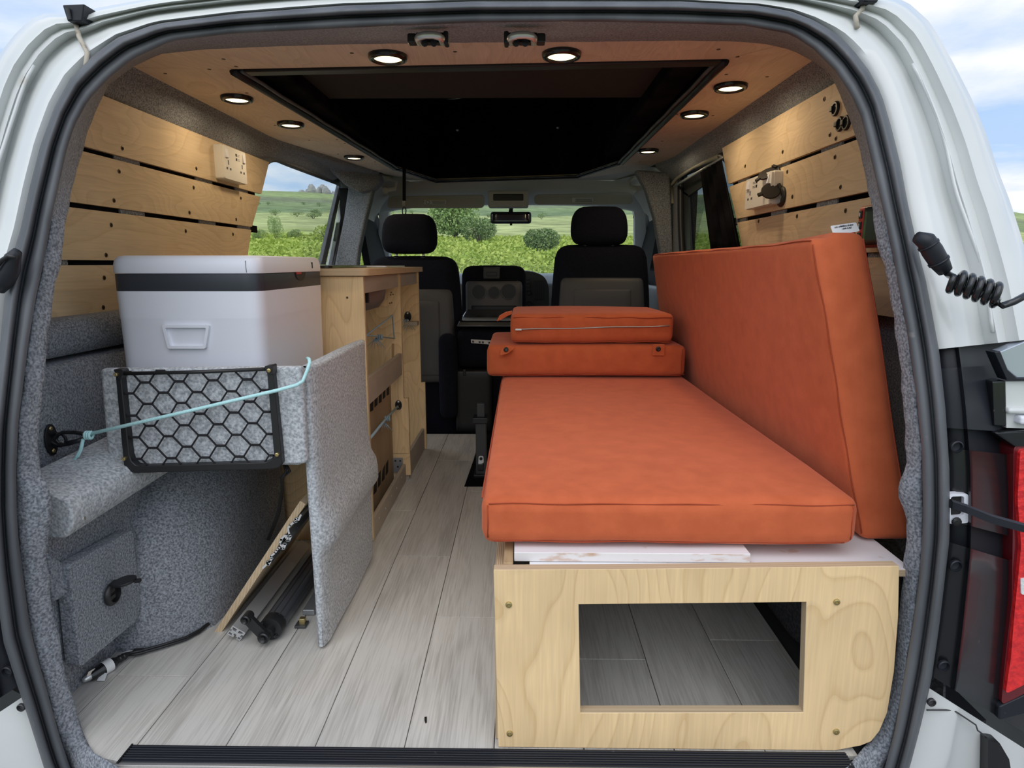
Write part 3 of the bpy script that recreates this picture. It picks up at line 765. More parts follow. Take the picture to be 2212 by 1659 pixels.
# wheel arch: bulging carpet hump from the floor up
mb = MB(); rows = []
for k in range(15):
    t = k / 14; th = t * math.pi / 2
    y = 1.482 - .322 * math.cos(th) ** .8; z = .375 * math.sin(th) ** .85 - .004
    row = []
    for j in range(9):
        u = j / 8; x = -.95 + u * .297 - .012 * t
        cv = .10 * max(0, (u - .55) / .45) ** 2.2
        row.append((x + (.0), y + cv + .05 * (1 - u) * (1 - t) * 0, z - .06 * max(0, (u - .7) / .3) ** 2 * math.sin(th)))
    row.append((row[-1][0] + .012, row[-1][1] + .10, row[-1][2] - .01)); row.append((row[-1][0] + .003, 1.66, row[-1][2]))
    rows.append(row)
rows.append([(x, max(y, 1.686), z) for x, y, z in rows[-1]])
mb.grid(rows).build('wheel_arch', CARPET, wl, smooth=True)
# right wall: lining, cornice, window surround
WIN_R = round_poly(yz(.70, [(2.02, .70), (2.04, .84), (2.20, 1.02), (2.36, 1.135), (3.0, 1.15), (2.95, .9), (2.85, .70)]), [.02, .2, .2, .06, .05, .1, .02], 5)
MB().prism(yz(.70, [(1.0, -.01), (3.2, -.01), (3.30, .80), (3.35, 1.235), (1.47, 1.235), (1.15, .9)]), (.03, 0, 0), holes=[WIN_R]).build('carpet_lining', CARPET, wr)
mb = MB(); rows = []
for y in [1.33 + .12 * k for k in range(16)]:
    wob = .006 * math.sin(y * 6 + 1) * (1 if y > 2.3 else .3); xe = .652 - max(0, y - 2.9) * .15; zb = 1.147 if y < 2.3 else 1.135
    bul = .0 if y < 2.3 else .012
    rows.append([(.702, y, zb), (.694 - bul, y, zb + .010), (.686 - bul * 1.5 - wob, y, zb + .03), (xe + .02 - bul - wob, y, 1.195), (xe - .004, y, 1.215)])
mb.grid(rows).build('carpet_cornice', CARPET, wr, smooth=True)
MB().prism(yz(.66, [(.98, -.004), (2.2, -.004), (2.2, .16), (1.95, .30), (1.3, .30), (1.0, .2)]), (.05, 0, 0)).build('carpet_skirt', CARPET_D, wr)
MB().prism([at(*q, z=.001) for q in ((1640, 1290), (1800, 1290), (1800, 1420), (1735, 1402), (1700, 1372))], (0, 0, .30)).build('wheel_arch', CARPET_D, wr, bevel=.02, seg=3)

# windows
w1 = struct('window_1')      # left side window: pane, slider jamb
MB().prism(WIN_L, (-.004, 0, 0)).build('pane', TINT, w1).location.x = -.012
jb = [at(*q, x=-.955) for q in ((735, 396), (741, 400), (704, 572), (694, 572))]
MB().prism(jb, (-.02, 0, 0)).build('slider_frame', RUBBER, w1, bevel=.003)
jw = [at(*q, y=3.50) for q in ((741, 400), (748, 405), (716, 575), (704, 575))]
MB().prism([at(*q, x=-.956) for q in ((748, 404), (756, 408), (728, 580), (716, 580))], (-.02, 0, 0)).build('door_rubber', RUBBER, w1, bevel=.003)
MB().prism(jw, (-.01, .04, 0)).build('door_jamb', WHITE, w1)
MB().prism([at(*q, x=-.960) for q in ((726, 482), (731, 482), (724, 522), (719, 520))], (.004, 0, 0)).build('latch', BLACK, w1, bevel=.001)
w2 = struct('window_2')      # right side window behind a drawn curtain
MB().prism(WIN_R, (.004, 0, 0)).build('pane', TINT_D, w2).location.x = .02
fr = [Vector(p) + Vector((.006, 0, 0)) for p in WIN_R]
MB().tube(fr, .016, 8, closed=True).build('window_frame', BLACK_M, w2, smooth=True)
MB().tube([at(*q, x=.694) for q in ((1452, 440), (1449, 400), (1462, 386), (1500, 360), (1552, 338))], .008, 8).build('upper_trim', mat('cream_trim', (.42, .40, .33), .6), w2, smooth=True)
MB().prism([at(*q, x=.712) for q in ((1456, 400), (1486, 420), (1492, 540), (1452, 540))], (.008, 0, 0)).build('slider_frame', BLACK, w2)
MB().prism([at(*q, x=.712) for q in ((1456, 402), (1516, 366), (1520, 400), (1486, 424))], (.008, 0, 0)).build('frame_head', BLACK, w2)

# ================================================================== CEILING
ce = struct('ceiling')
H = 1.21
hole = [at(*q, z=H) for q in ((500, 150), (1570, 128), (1345, 350), (1250, 381), (940, 391), (850, 362))]
hz = lambda p: Vector((p.x, p.y, H))
A0 = [hz(p) for p in hole]
rl, rr_ = Vector((-.93, 1.40, H)), Vector((.68, 1.40, H))
fl_, fr2 = Vector((-.70, 3.40, H)), Vector((.60, 3.30, H))
pan = [[rl, Vector((rl.x, 1.40, H)), A0[0], A0[1], rr_]]
def cpanel(poly): MB().prism([Vector(p) for p in poly], (0, 0, .012)).build('ceiling_panel', [PLY_C, EDGE_Z], ce, edge=2, bevel=.0008, seg=1)
e = .0008
lm = Vector((-.93, 2.50, H)); hm = A0[0].lerp(A0[5], .58)
cpanel([rl, Vector((.60, 1.40, H)), A0[1] + Vector((0, -e, 0)), A0[0] + Vector((0, -e, 0)), Vector((-.93, A0[0].y - .02, H))])
cpanel([Vector((.603, 1.40, H)), rr_, Vector((.66, 2.9, H)), Vector((.62, 3.08, H)), A0[2], A0[1] + Vector((.002, 0, 0))])
cpanel([Vector((-.93, A0[0].y - .017, H)), A0[0] + Vector((-.002, 0, 0)), hm, Vector((lm.x, lm.y, H))])
cpanel([Vector((lm.x, lm.y + .004, H)), hm + Vector((0, .004, 0)), A0[5], Vector((-.72, 3.30, H)), Vector((-.80, 3.05, H))])
cpanel([A0[5] + Vector((0, .002, 0)), A0[4], A0[4] + Vector((.0, .10, 0)), Vector((-.70, 3.42, H)), Vector((-.718, 3.305, H))])
cpanel([A0[4] + Vector((.002, 0, 0)), A0[3] + Vector((-.002, 0, 0)), A0[3] + Vector((0, .10, 0)), A0[4] + Vector((.002, .10, 0))])
cpanel([A0[3], A0[2] + Vector((0, .002, 0)), Vector((.618, 3.085, H)), Vector((.60, 3.30, H)), A0[3] + Vector((0, .10, 0))])
for q in ((483, 128), (357, 159), (452, 150), (983, 112), (533, 201), (594, 271), (510, 144), (668, 303), (728, 302), (745, 310), (730, 333), (810, 350), (758, 372), (1552, 107), (1593, 123), (1657, 166), (1569, 161), (1462, 247), (1540, 250), (1382, 350), (1430, 305), (760, 115)):
    p = at(*q, z=H - .0004); MB().lathe([(.0045, .001), (.0045, -.0002), (.0002, 0)], p, (0, 0, 1), 8, cap=False).build('screw', SCREW, ce)
# roof hatch: rubber lips round the hole and the black canvas well above
for a, b, r in ((A0[0], A0[5], .010), (A0[1], A0[2], .010), (A0[5], A0[4], .007), (A0[4], A0[3], .007), (A0[3], A0[2], .007)):
    n = 14; P = [a.lerp(b, k / n) + Vector((0, 0, -.004)) for k in range(n + 1)]
    inn = (sum(A0, Vector()) / 6 - (a + b) / 2).normalized()
    MB().tube([p + inn * .004 for p in P], r, 8).build('hatch_seal', BLACK_M, ce, smooth=True)
    MB().tube([p + inn * .022 + Vector((0, 0, .004 + .0015 * math.sin(k * 2.1))) for k, p in enumerate(P)], r * .5, 8).build('hatch_piping', RUBBER, ce, smooth=True)
MB().hexa([A0[0] + Vector((.03, 0, -.006)), A0[1] + Vector((-.01, 0, -.006)), A0[1] + Vector((-.01, .035, -.006)), A0[0] + Vector((.03, .035, -.006)), A0[0] + Vector((.03, 0, .02)), A0[1] + Vector((-.01, 0, .02)), A0[1] + Vector((-.01, .035, .02)), A0[0] + Vector((.03, .035, .02))]).build('hatch_lip', BLACK, ce, bevel=.003)
up_ = Vector((0, 0, .42))
mb = MB()
for a, b in zip(A0, A0[1:] + A0[:1]):
    n = 12; rows = [[], []]
    for k in range(n + 1):
        p = a.lerp(b, k / n); c = (sum(A0, Vector()) / 6 - p).normalized(); w = c * (.012 * math.sin(math.pi * k / n) * math.sin(k * 2.3))
        rows[0].append(p + Vector((0, 0, .012))); rows[1].append(p + up_ + w)
    mb.grid(rows)
mb.face([mb.vs([p + up_ for p in A0]) + k for k in range(6)])
mb.build('canvas_well', VOID, ce)
k0, k1 = at(600, 185, z=1.30), at(1445, 185, z=1.30)
MB().box((A0[0].x + .02, A0[0].y + .04, 1.262), (A0[1].x - .02, k0.y, 1.275)).build('bed_board', mat('dark_board_felt', (.042, .041, .040), 1.0, spec=.1, bump=.3), ce)
MB().box((A0[0].x + .01, A0[0].y + .04, 1.225), (A0[0].x + .09, 3.1, 1.27)).build('hatch_side_pad', VOID, ce, bevel=.01)
MB().box((A0[2].x - .09, A0[0].y + .04, 1.225), (A0[2].x - .01, 3.0, 1.27)).build('hatch_side_pad', VOID, ce, bevel=.01)
for q in ((988, 282), (1205, 277), (1006, 370), (1033, 370), (1190, 362), (1213, 362)):
    p = at(*q, z=1.40); p = Vector((p.x, p.y, 1.40)); MB().lathe([(.008, .004), (.008, 0), (.004, -.003), (.0002, -.003)], p, (0, 0, 1), 10, cap=False).build('canvas_snap', ZINC, ce, smooth=True)
# outer roof skin keeps the daylight out
MB().box((-.90, 1.95, 1.64), (.68, 4.1, 1.67)).build('roof_skin', WHITE, ce)
MB().box((-.95, 1.42, 1.222), (A0[0].x - .01, 3.5, 1.25)).build('roof_lining', CARPET_D, ce)
MB().box((A0[1].x + .012, 1.42, 1.222), (.71, 3.3, 1.25)).build('roof_lining', CARPET_D, ce)
MB().box((-.90, 1.42, 1.2225), (.66, A0[1].y - .01, 1.249)).build('roof_lining', CARPET_D, ce)

# ================================================================== CAB
hd = struct('ceiling_front')
hd.name = 'ceiling.001'; ORG['ceiling.001'] = Vector((0, 0, 0))
mb = MB(); rows = []
for k in range(15):
    x = -.86 + 1.60 * k / 14; s = abs((x + .06) / .80) ** 4
    rows.append([(x, 3.40 if abs(x + .09) > .62 else 3.80, 1.226 - .03 * s), (x, 3.815, 1.214 - .03 * s), (x, 3.84, 1.185 - .045 * s), (x, 3.90, 1.150 - .06 * s), (x, 3.98, 1.112 - .05 * s), (x, 4.03, 1.106 - .05 * s), (x, 4.05, 1.16)])
mb.grid(rows).build('headliner', HEADL, hd, smooth=True)
for s, x0, x1 in ((-1, -.80, -.88), (1, .68, .76)):
    mb = MB(); rows = []
    for y in (3.50 if s < 0 else 3.30, 3.55, 3.6, 3.75, 3.9, 4.02): rows.append([(x0 - s * .04, y, 1.215 - (y - 3.3) * .12), (x0, y, 1.18 - (y - 3.3) * .12), (x1, y, 1.10 - (y - 3.3) * .09), (x1 + s * .01, y, 1.045 - (y - 3.3) * .05)])
    mb.grid(rows).build('side_headliner', HEADL, hd, smooth=True)
fh = lambda P: MB().prism([Vector((x, y, 1.2225)) for x, y in P], (0, 0, .012)).build('headliner_edge', HEADL, hd)
fh([(A0[5].x - .03, A0[5].y + .03), (A0[4].x, A0[4].y + .04), (A0[4].x, 3.86), (-.95, 3.86), (-.95, 3.1)])
fh([(A0[4].x, A0[4].y + .04), (A0[3].x, A0[3].y + .04), (A0[3].x, 3.86), (A0[4].x, 3.86)])
fh([(A0[3].x, A0[3].y + .04), (A0[2].x + .03, A0[2].y + .03), (.80, 3.0), (.80, 3.86), (A0[3].x, 3.86)])
ws = struct('window_3')
MB().prism([at(826, 436, y=4.04), at(1384, 434, y=4.04), at(1395, 612, y=4.75), at(815, 612, y=4.75)], (0, .005, 0)).build('windscreen', TINT, ws)
for pts in (((806, 372), (842, 436), (839, 470), (842, 596), (812, 596), (818, 470)), ((1398, 372), (1366, 436), (1371, 470), (1371, 596), (1400, 596), (1396, 470))):
    yy = (3.80, 3.98, 4.06, 4.5, 4.5, 4.0)
    P = [at(*q, y=y) for q, y in zip(pts, yy)]
    MB().prism(P, (0, .06, 0)).build('screen_pillar', HEADL, ws, bevel=.006, seg=3)
MB().tube([at(839, 470, y=4.1), at(836, 446, y=4.05), at(850, 440, y=4.04), at(1100, 440, y=4.04), at(1360, 437, y=4.04), at(1371, 444, y=4.05), at(1369, 470, y=4.1)], .006, 6).build('screen_edge', BLACK, ws, smooth=True)
DARKR = mat('door_dark_trim', (.014, .014, .016), .8, spec=.2)
for side, x, s in (('left', -.89, -1), ('right', .77, 1)):
    d = struct('door_1' if s < 0 else 'door_2')
    op = round_poly(yz(x, [(3.44, .70), (3.44, 1.0), (3.54, 1.06), (3.70, 1.04), (3.90, .72)] if s < 0 else [(3.26, .70), (3.26, 1.03), (3.50, 1.08), (3.72, 1.05), (3.96, .72)]), .03, 4)
    ys = 3.42 if s < 0 else 3.1
    MB().prism(yz(x, [(ys, -.2), (4.7, -.2), (4.75, .68), (4.02, 1.12), (ys, 1.14)]), (s * .04, 0, 0), holes=[op]).build('door_panel', DARKR, d)
    MB().prism(op, (s * .004, 0, 0)).build('pane', TINT, d).location.x = s * .02
    MB().rbox((min(x, x - s * .05), 3.45, .30), (max(x, x - s * .05), 4.3, .64), .02).build('armrest_panel', GREYP, d, smooth=True)
    MB().rbox((min(x + s * .10, x + s * .26), 3.92, .74), (max(x + s * .10, x + s * .26), 4.02, .92), .03).build('door_mirror', BLACK, d, smooth=True)
# carpeted pillars behind the front seats
for pts, par in ((((752, 398, 3.42), (822, 378, 3.42), (806, 408, 3.36), (790, 470, 3.32), (775, 540, 3.30), (768, 610, 3.30), (716, 610, 3.30), (728, 540, 3.34), (742, 470, 3.38)), wl), (((1372, 366, 3.12), (1448, 372, 3.10), (1452, 470, 3.06), (1456, 610, 3.04), (1432, 610, 3.04), (1426, 540, 3.05), (1414, 470, 3.07), (1396, 410, 3.10)), wr)):
    P = [at(a, b, y=c) for a, b, c in pts]
    MB().prism(P, (0, .07, 0)).build('carpet_pillar', CARPET, par, bevel=.014, seg=3)
P = [at(a, b, y=3.46) for a, b in ((728, 374), (800, 368), (800, 440), (744, 440), (738, 410))]
MB().prism(P, (0, .03, 0)).build('pillar_backing', CARPET, wl)
P = [at(a, b, y=c) for a, b, c in ((700, 345, 3.1), (820, 374, 3.38), (822, 392, 3.36), (806, 408, 3.34), (775, 416, 3.30), (745, 400, 3.28), (715, 372, 3.2))]
MB().prism(P, (0, .10, .0)).build('cornice_end', CARPET, wl, bevel=.02, seg=3)

dash = thing('dashboard', (-.1, 4.1, .5), 'pale grey dashboard with a dark centre stack below the windscreen', 'dashboard')
MB().prism(yz(-.93, [(4.02, .20), (3.93, .56), (3.95, .64), (4.05, .685), (4.3, .700), (4.78, .690), (4.80, .1)]), (1.70, 0, 0)).build('dash_top', GREYP, dash, bevel=.02, seg=3)
st = MB().prism(round_poly([at(*q, y=3.70) for q in ((1085, 584), (1150, 586), (1176, 596), (1186, 618), (1186, 668), (1085, 668))], .03), (0, .4, 0)).build('centre_stack', DARKP, dash, bevel=.006, seg=3)
MB().prism(round_poly([at(*q, y=3.69) for q in ((1152, 606), (1174, 606), (1175, 648), (1153, 648))], .006), (0, .02, 0)).build('air_vent', BLACK, st, bevel=.002)
for k in range(5):
    a, b = at(1155 + k * 4.3, 609, y=3.685), at(1156 + k * 4.3, 646, y=3.685); MB().obox((a + b) / 2, (.0018, 0, 0), (0, .006, 0), (0, 0, (a - b).length / 2)).build('vent_slat', DARKP, st)
for q, r in (((1143, 657), .016), ((1142, 633), .013)): MB().lathe([(r, 0), (r * .9, -.015), (r * .8, -.02)], at(*q, y=3.70), (0, 1, 0), 16).build('knob', BLACK, st, smooth=True, auto=40)
for k in range(4): MB().obox(at(1140, 602 + k * 8, y=3.695), (.012, 0, 0), (0, .006, 0), (0, 0, .006)).build('button', DARKP, st, bevel=.002)


def seat(name, x0, x1, zt, zp, zb, y, lab, hx0, hx1, hz0, hz1, tilt=0):
    t = thing(name, ((x0 + x1) / 2, y + .2, -.1), lab, 'seat', None)
    cx = (x0 + x1) / 2
    def wp(o):
        k = max(0, min(1, (o.z - zb) / (zt - zb))); o = o.copy(); o.x = cx + (o.x - cx) * (1.05 - .10 * k ** 2); o.y += (k - .5) * .05 + tilt * (k - .5); return o
    MB().rbox((x0, y, zb), (x1, y + .13, zt), .055, .006, warp=wp).build('backrest', SEAT, t, smooth=True)
    def wq(o):
        k = max(0, min(1, (o.z - zb) / (zt - zb))); o = o.copy(); o.x = cx + (o.x - cx) * (1.02 - .10 * k ** 2); o.y += (k - .5) * .05 + tilt * (k - .5); return o
    bp = MB().rbox((x0 + .022, y - .016, zb - .01), (x1 - .022, y + .05, zp), .024, .004, warp=wq).build('back_panel', SEATBACK, t, smooth=True)
    MB().rbox((x0 + .08, y - .022, zb + .02), (x1 - .08, y + .02, zp - .05), .012, .0, warp=wq).build('panel_moulding', SEATBACK, bp, smooth=True)
    hc = (hx0 + hx1) / 2
    def wh(o):
        k = (o.z - hz0) / (hz1 - hz0); o = o.copy(); o.x = hc + (o.x - hc) * (.98 + .05 * math.sin(math.pi * min(1, k * .9 + .1)) - .09 * k ** 3); o.y += .02 * k; return o
    hr = MB().rbox((hx0, y + .02, hz0), (hx1, y + .13, hz1), .040, .004, warp=wh).build('headrest', SEAT, t, smooth=True)
    for s in (-1, 1): MB().tube([(hc + s * .062, y + .07, zt - .03), (hc + s * .062, y + .08, hz0 + .03)], .006, 10).build('headrest_post', STEEL, t, smooth=True)
    for s in (-1, 1): MB().lathe([(.014, 0), (.014, .006), (.010, .010)], (hc + s * .062, y + .07, zt - .004), (0, 0, 1), 12).build('post_collar', BLACK, t, smooth=True, auto=40)
    MB().rbox((x0, y + .02, zb - .30), (x1, y + .52, zb + .03), .05).build('seat_base', SEAT, t, smooth=True)
    MB().box((x0 + .03, y + .05, -.10), (x1 - .03, y + .5, zb - .25)).build('seat_plinth', BLACK, t, bevel=.01)
    return t


s1 = seat('passenger_seat', -.700, -.285, .790, .648, .235, 2.95, 'black cloth front seat behind the kitchen unit with a gap under its headrest', -.630, -.392, .808, .980)
MB().obox(at(934, 808, y=2.93), (.022, 0, .020), (0, .004, 0), (-.006, 0, .007)).build('belt_tab', BLACK, s1, bevel=.002)
seat('driver_seat', .150, .578, .842, .700, .30, 2.95, 'black cloth front seat on the right with headrest pushed down', .232, .475, .845, 1.012)
# middle seat back folded into a cup-holder table
PANELG = mat('cup_panel_grey', (.13, .13, .132), .5)
t = thing('cup_holder_console', (-.12, 3.2, 0), 'black fold-down middle seat back with three round cup holders', 'console')
a, b = at(998, 692, y=3.2), at(1136, 575, y=3.2)
MB().rbox((a.x, 3.2, .15), (b.x, 3.32, b.z), .045, .004).build('seat_back', SEAT, t, smooth=True)
c, d = at(1006, 760, y=3.19), at(1129, 605, y=3.19)
pn = MB().rbox((c.x, 3.188, .2), (d.x, 3.25, d.z), .026).build('tray_panel', PANELG, t, smooth=True)
for q, r in (((1034, 631), .037), ((1067, 632), .030), ((1099, 630), .040)):
    p = at(*q, y=3.186)
    MB().lathe([(r * 1.0, -.001), (r * .97, -.004), (r * .90, -.004), (r * .86, .0), (r * .82, .004)], p, (0, 1, 0), 28, cap=False).build('cup_rim', PANELG, pn, smooth=True)
    MB().lathe([(r * .88, -.0012), (.0002, -.0012)], p, (0, 1, 0), 24, cap=False).build('cup_well', BLACK, pn)
a, b = at(1018, 700, y=3.184), at(1116, 660, y=3.184)
MB().rbox((a.x, 3.184, .25), (b.x, 3.20, b.z), .006).build('tray_recess', BLACK_M, pn, smooth=True)
a, b = at(1044, 603, y=3.185), at(1080, 577, y=3.185)
lt = MB().rbox((a.x, 3.180, a.z), (b.x, 3.21, b.z), .006).build('latch_plate', DARKP, t, smooth=True)
MB().obox(at(1062, 592, y=3.178), (.026, 0, 0), (0, .003, 0), (0, 0, .010)).build('latch_grip', BLACK, lt, bevel=.002)

# folded middle seat base
t = thing('folding_seat', (-.12, 2.9, -.1), 'black folded middle seat with a white warning label beside the kitchen unit', 'seat')
def bp(q0, q1, y0, y1, r, name, m, puff=.0): a, b = at(*q0, y=y0), at(*q1, y=y0); return MB().rbox((a.x, y0, a.z), (b.x, y1, b.z), r, puff).build(name, m, t, smooth=True)
bp((950, 906), (984, 724), 2.87, 2.943, .030, 'side_bolster', SEAT, .004)
bp((985, 935), (1062, 800), 2.90, 3.2, .012, 'lower_box', BLACK)
bp((1062, 935), (1190, 800), 2.93, 3.2, .03, 'seat_cushion', SEAT)
bp((986, 796), (1180, 712), 2.92, 3.17, .035, 'upper_box', SEAT, .004)
a = at(985, 706, y=2.90); MB().hexa([(a.x, 2.90, .48), (.12, 2.90, .48), (.12, 3.16, .50), (a.x, 3.16, .50), (a.x + .012, 2.91, .510), (.12, 2.91, .510), (.12, 3.15, .545), (a.x + .03, 3.15, .545)]).build('table_top', BLACK_G, t, bevel=.008, seg=3)
MB().hexa([at(*q, y=y) for q, y in (((984, 706), 2.905), (1100, 702), ) ] if False else [(a.x + .03, 2.915, .509), (.10, 2.915, .509), (.10, 2.96, .515), (a.x + .03, 2.96, .515), (a.x + .03, 2.915, .513), (.10, 2.915, .513), (.10, 2.96, .519), (a.x + .03, 2.96, .519)]).build('table_edge', ZINC, t, bevel=.001)
MB().prism(round_poly([at(*q, y=3.02) + Vector((0, 0, .0)) for q in ((1000, 697), (1070, 697), (1066, 683), (1012, 683))], .008), (0, .01, .004)).build('tray_well', BLACK, t, bevel=.002)
lb = MB().prism(round_poly([at(*q, y=2.915) for q in ((1017, 733), (1068, 736), (1069, 745), (1018, 741))], .003), (0, .002, 0)).build('warning_label', PAPER, t)
for k in range(7):
    if k in (1, 4): continue
    MB().obox(at(1022 + 7 * k, 738 + .5 * k, y=2.913), (.0045, 0, -.0003), (0, .0004, 0), (0, 0, .0045)).build('label_mark', INK, lb)
bp((1000, 812), (1006, 798), 2.895, 2.90, .002, 'strap_tab', BLACK)
# rail and post of the middle seat
t = thing('seat_post', (-.14, 2.25, 0), 'black metal post with chrome catch standing on the floor beside the mattress', 'post')
MB().box((-.162, 2.25, 0), (-.124, 2.285, .215)).build('post', DARKP, t, bevel=.003)
MB().box((-.157, 2.26, .21), (-.130, 2.28, .27)).build('inner_tube', DARKP, t, bevel=.002)
MB().box((-.172, 2.24, .20), (-.118, 2.30, .222)).build('collar', BLACK, t, bevel=.003)
MB().box((-.17, 2.235, 0), (-.115, 2.32, .012)).build('foot', BLACK, t, bevel=.003)
ct = MB().prism(round_poly([at(*q, y=2.246) for q in ((1034, 985), (1044, 985), (1045, 1000), (1033, 1004))], .005), (0, .006, 0)).build('catch', STEEL, t, bevel=.001)
MB().lathe([(.006, 0), (.004, -.003), (.0002, -.003)], at(1039, 991, y=2.246), (0, 1, 0), 12, cap=False).build('catch_hole', BLACK, ct)
MB().obox(at(1038, 1009, y=2.244), (.011, 0, 0), (0, .006, 0), (0, 0, .012)).build('catch_body', BLACK, t, bevel=.002)

# mirror, visors, roof lamp, grab handle
t = thing('rear_view_mirror', at(1103, 445, y=3.95), 'black rear-view mirror hanging at the top of the windscreen', 'mirror')
a, b = at(1059, 483, y=3.86), at(1148, 457, y=3.86)
MB().rbox((a.x, 3.86, a.z), (b.x, 3.90, b.z), .016).build('housing', BLACK, t, smooth=True)
MB().rbox((a.x + .008, 3.855, a.z + .008), (b.x - .008, 3.865, b.z - .008), .004).build('glass', MIRROR, t, smooth=True)
MB().tube([at(1103, 462, y=3.90), at(1104, 452, y=3.95), at(1104, 440, y=4.0)], [.014, .012, .022], 12).build('stem', BLACK, t, smooth=True)
MB().obox(at(1104, 485, y=3.87), (.007, 0, 0), (0, .006, 0), (0, 0, .005)).build('dip_lever', BLACK, t)
for q, lab, lq, yel in (((836, 450, 1046, 418), 'beige sun visor with yellow and white label above the passenger side', (916, 437, 960, 432), True), ((1154, 442, 1368, 414), 'beige sun visor with plain white label above the driver side', (1234, 434, 1282, 426), False)):
    a, b = at(q[0], q[1], y=3.80), at(q[2], q[3], y=3.80)
    t = thing('sun_visor', ((a.x + b.x) / 2, 3.80, b.z), lab, 'sun visor')
    MB().prism(round_poly([(a.x, 3.80, a.z), (b.x, 3.80, a.z), (b.x, 3.84, b.z - .004), (a.x, 3.84, b.z - .012)], .03, 5), (0, .018, .004)).build('pad', HEADL, t, bevel=.006, seg=3)
    c, d = at(q[0] + 80 if yel else q[0] + 82, 441 if yel else 437, y=3.795), at(q[0] + 127 if yel else q[0] + 128, 430 if yel else 427, y=3.795)
    l = MB().hexa([(c.x, 3.797, c.z), (d.x, 3.797, c.z), (d.x, 3.801, c.z), (c.x, 3.801, c.z), (c.x, 3.808, d.z), (d.x, 3.808, d.z), (d.x, 3.812, d.z), (c.x, 3.812, d.z)]).build('label', PAPER, t)
    w = d.x - c.x
    if yel: MB().box((c.x, 3.8065, d.z - .008), (d.x, 3.811, d.z)).build('label_band', mat('label_yellow', (.62, .50, .16), .7), l)
    MB().tube([(c.x + w * .17 + .011 * math.cos(k * .7), 3.798, (c.z + d.z) / 2 - .003 + .009 * math.sin(k * .7)) for k in range(9)], .0013, 5, closed=True).build('label_symbol', INK, l) if yel else None
    for k in range(3): MB().box((c.x + w * (.38 if yel else .15), 3.7965 + k * .003, c.z + .004 + k * .0062), (d.x - .006, 3.799 + k * .003, c.z + .006 + k * .0062)).build('label_line', INK, l)
a, b = at(1062, 436, y=3.72), at(1134, 417, y=3.72)
t = thing('roof_lamp', ((a.x + b.x) / 2, 3.72, b.z), 'beige cab roof lamp between the two sun visors', 'lamp')
MB().rbox((a.x - .02, 3.72, a.z - .03), (b.x + .02, 3.80, b.z + .015), .012).build('housing', HEADL, t, smooth=True)
MB().rbox((a.x + .008, 3.715, a.z + .006), (b.x - .008, 3.73, b.z - .004), .006).build('lens', DARKP, t, smooth=True)
for lab, P in (('beige grab handle above the passenger door', ((823, 388), (842, 386), (856, 394), (853, 408), (832, 412))), ('beige grab handle above the driver door', ((1384, 384), (1368, 383), (1358, 392), (1361, 404), (1380, 408)))):
    Q = [at(*q, y=3.60 - .02 * k) for k, q in enumerate(P)]; t = thing('grab_handle', Q[1], lab, 'handle')
    MB().tube(Q, [.012, .011, .010, .011, .012], 8).build('grip', HEADL, t, smooth=True)
    for q in (Q[0], Q[-1]): MB().lathe([(.018, -.004), (.014, .01)], q, (0, -1, .2), 12).build('mount', HEADL, t, smooth=True, auto=40)

# ================================================================== DOWNLIGHTS
DL = [(838, 126, 'left of the two downlights in the rear ceiling board', .0), (1213, 121, 'right of the two downlights in the rear ceiling board', 0), (512, 215, 'first downlight from the tailgate along the left ceiling board', 0), (628, 270, 'second downlight from the tailgate along the left ceiling board', 0), (765, 341, 'farthest downlight along the left ceiling board', 0), (1578, 190, 'first downlight from the tailgate along the right ceiling board', 0), (1500, 249, 'second downlight from the tailgate along the right ceiling board', 0), (1400, 327, 'farthest downlight along the right ceiling board', 0)]
for u, v, lab, _ in DL:
    p = at(u, v, z=H - .006); p = Vector((p.x, p.y, H)); t = thing('downlight', p, 'lit round ' + lab, 'ceiling light', 'downlights in the plywood ceiling')
    MB().lathe([(.0305, -.003), (.0315, -.011), (.036, -.012), (.0405, -.010), (.0425, -.006), (.043, .001)], p, (0, 0, 1), 36, cap=False).build('bezel', BLACK_G, t, smooth=True)
    MB().lathe([(.031, -.006), (.026, -.008), (.0002, -.0095)], p, (0, 0, 1), 28, cap=False).build('lens', LENS, t, smooth=True)
    l = bpy.data.lights.new('downlight_glow', 'AREA'); l.shape = 'DISK'; l.size = .05; l.energy = LAMP_W; l.color = (1.0, .78, .50)
    lo = bpy.data.objects.new('glow', l); COL.objects.link(lo); lo.parent = t; lo.location = (0, 0, -.014)

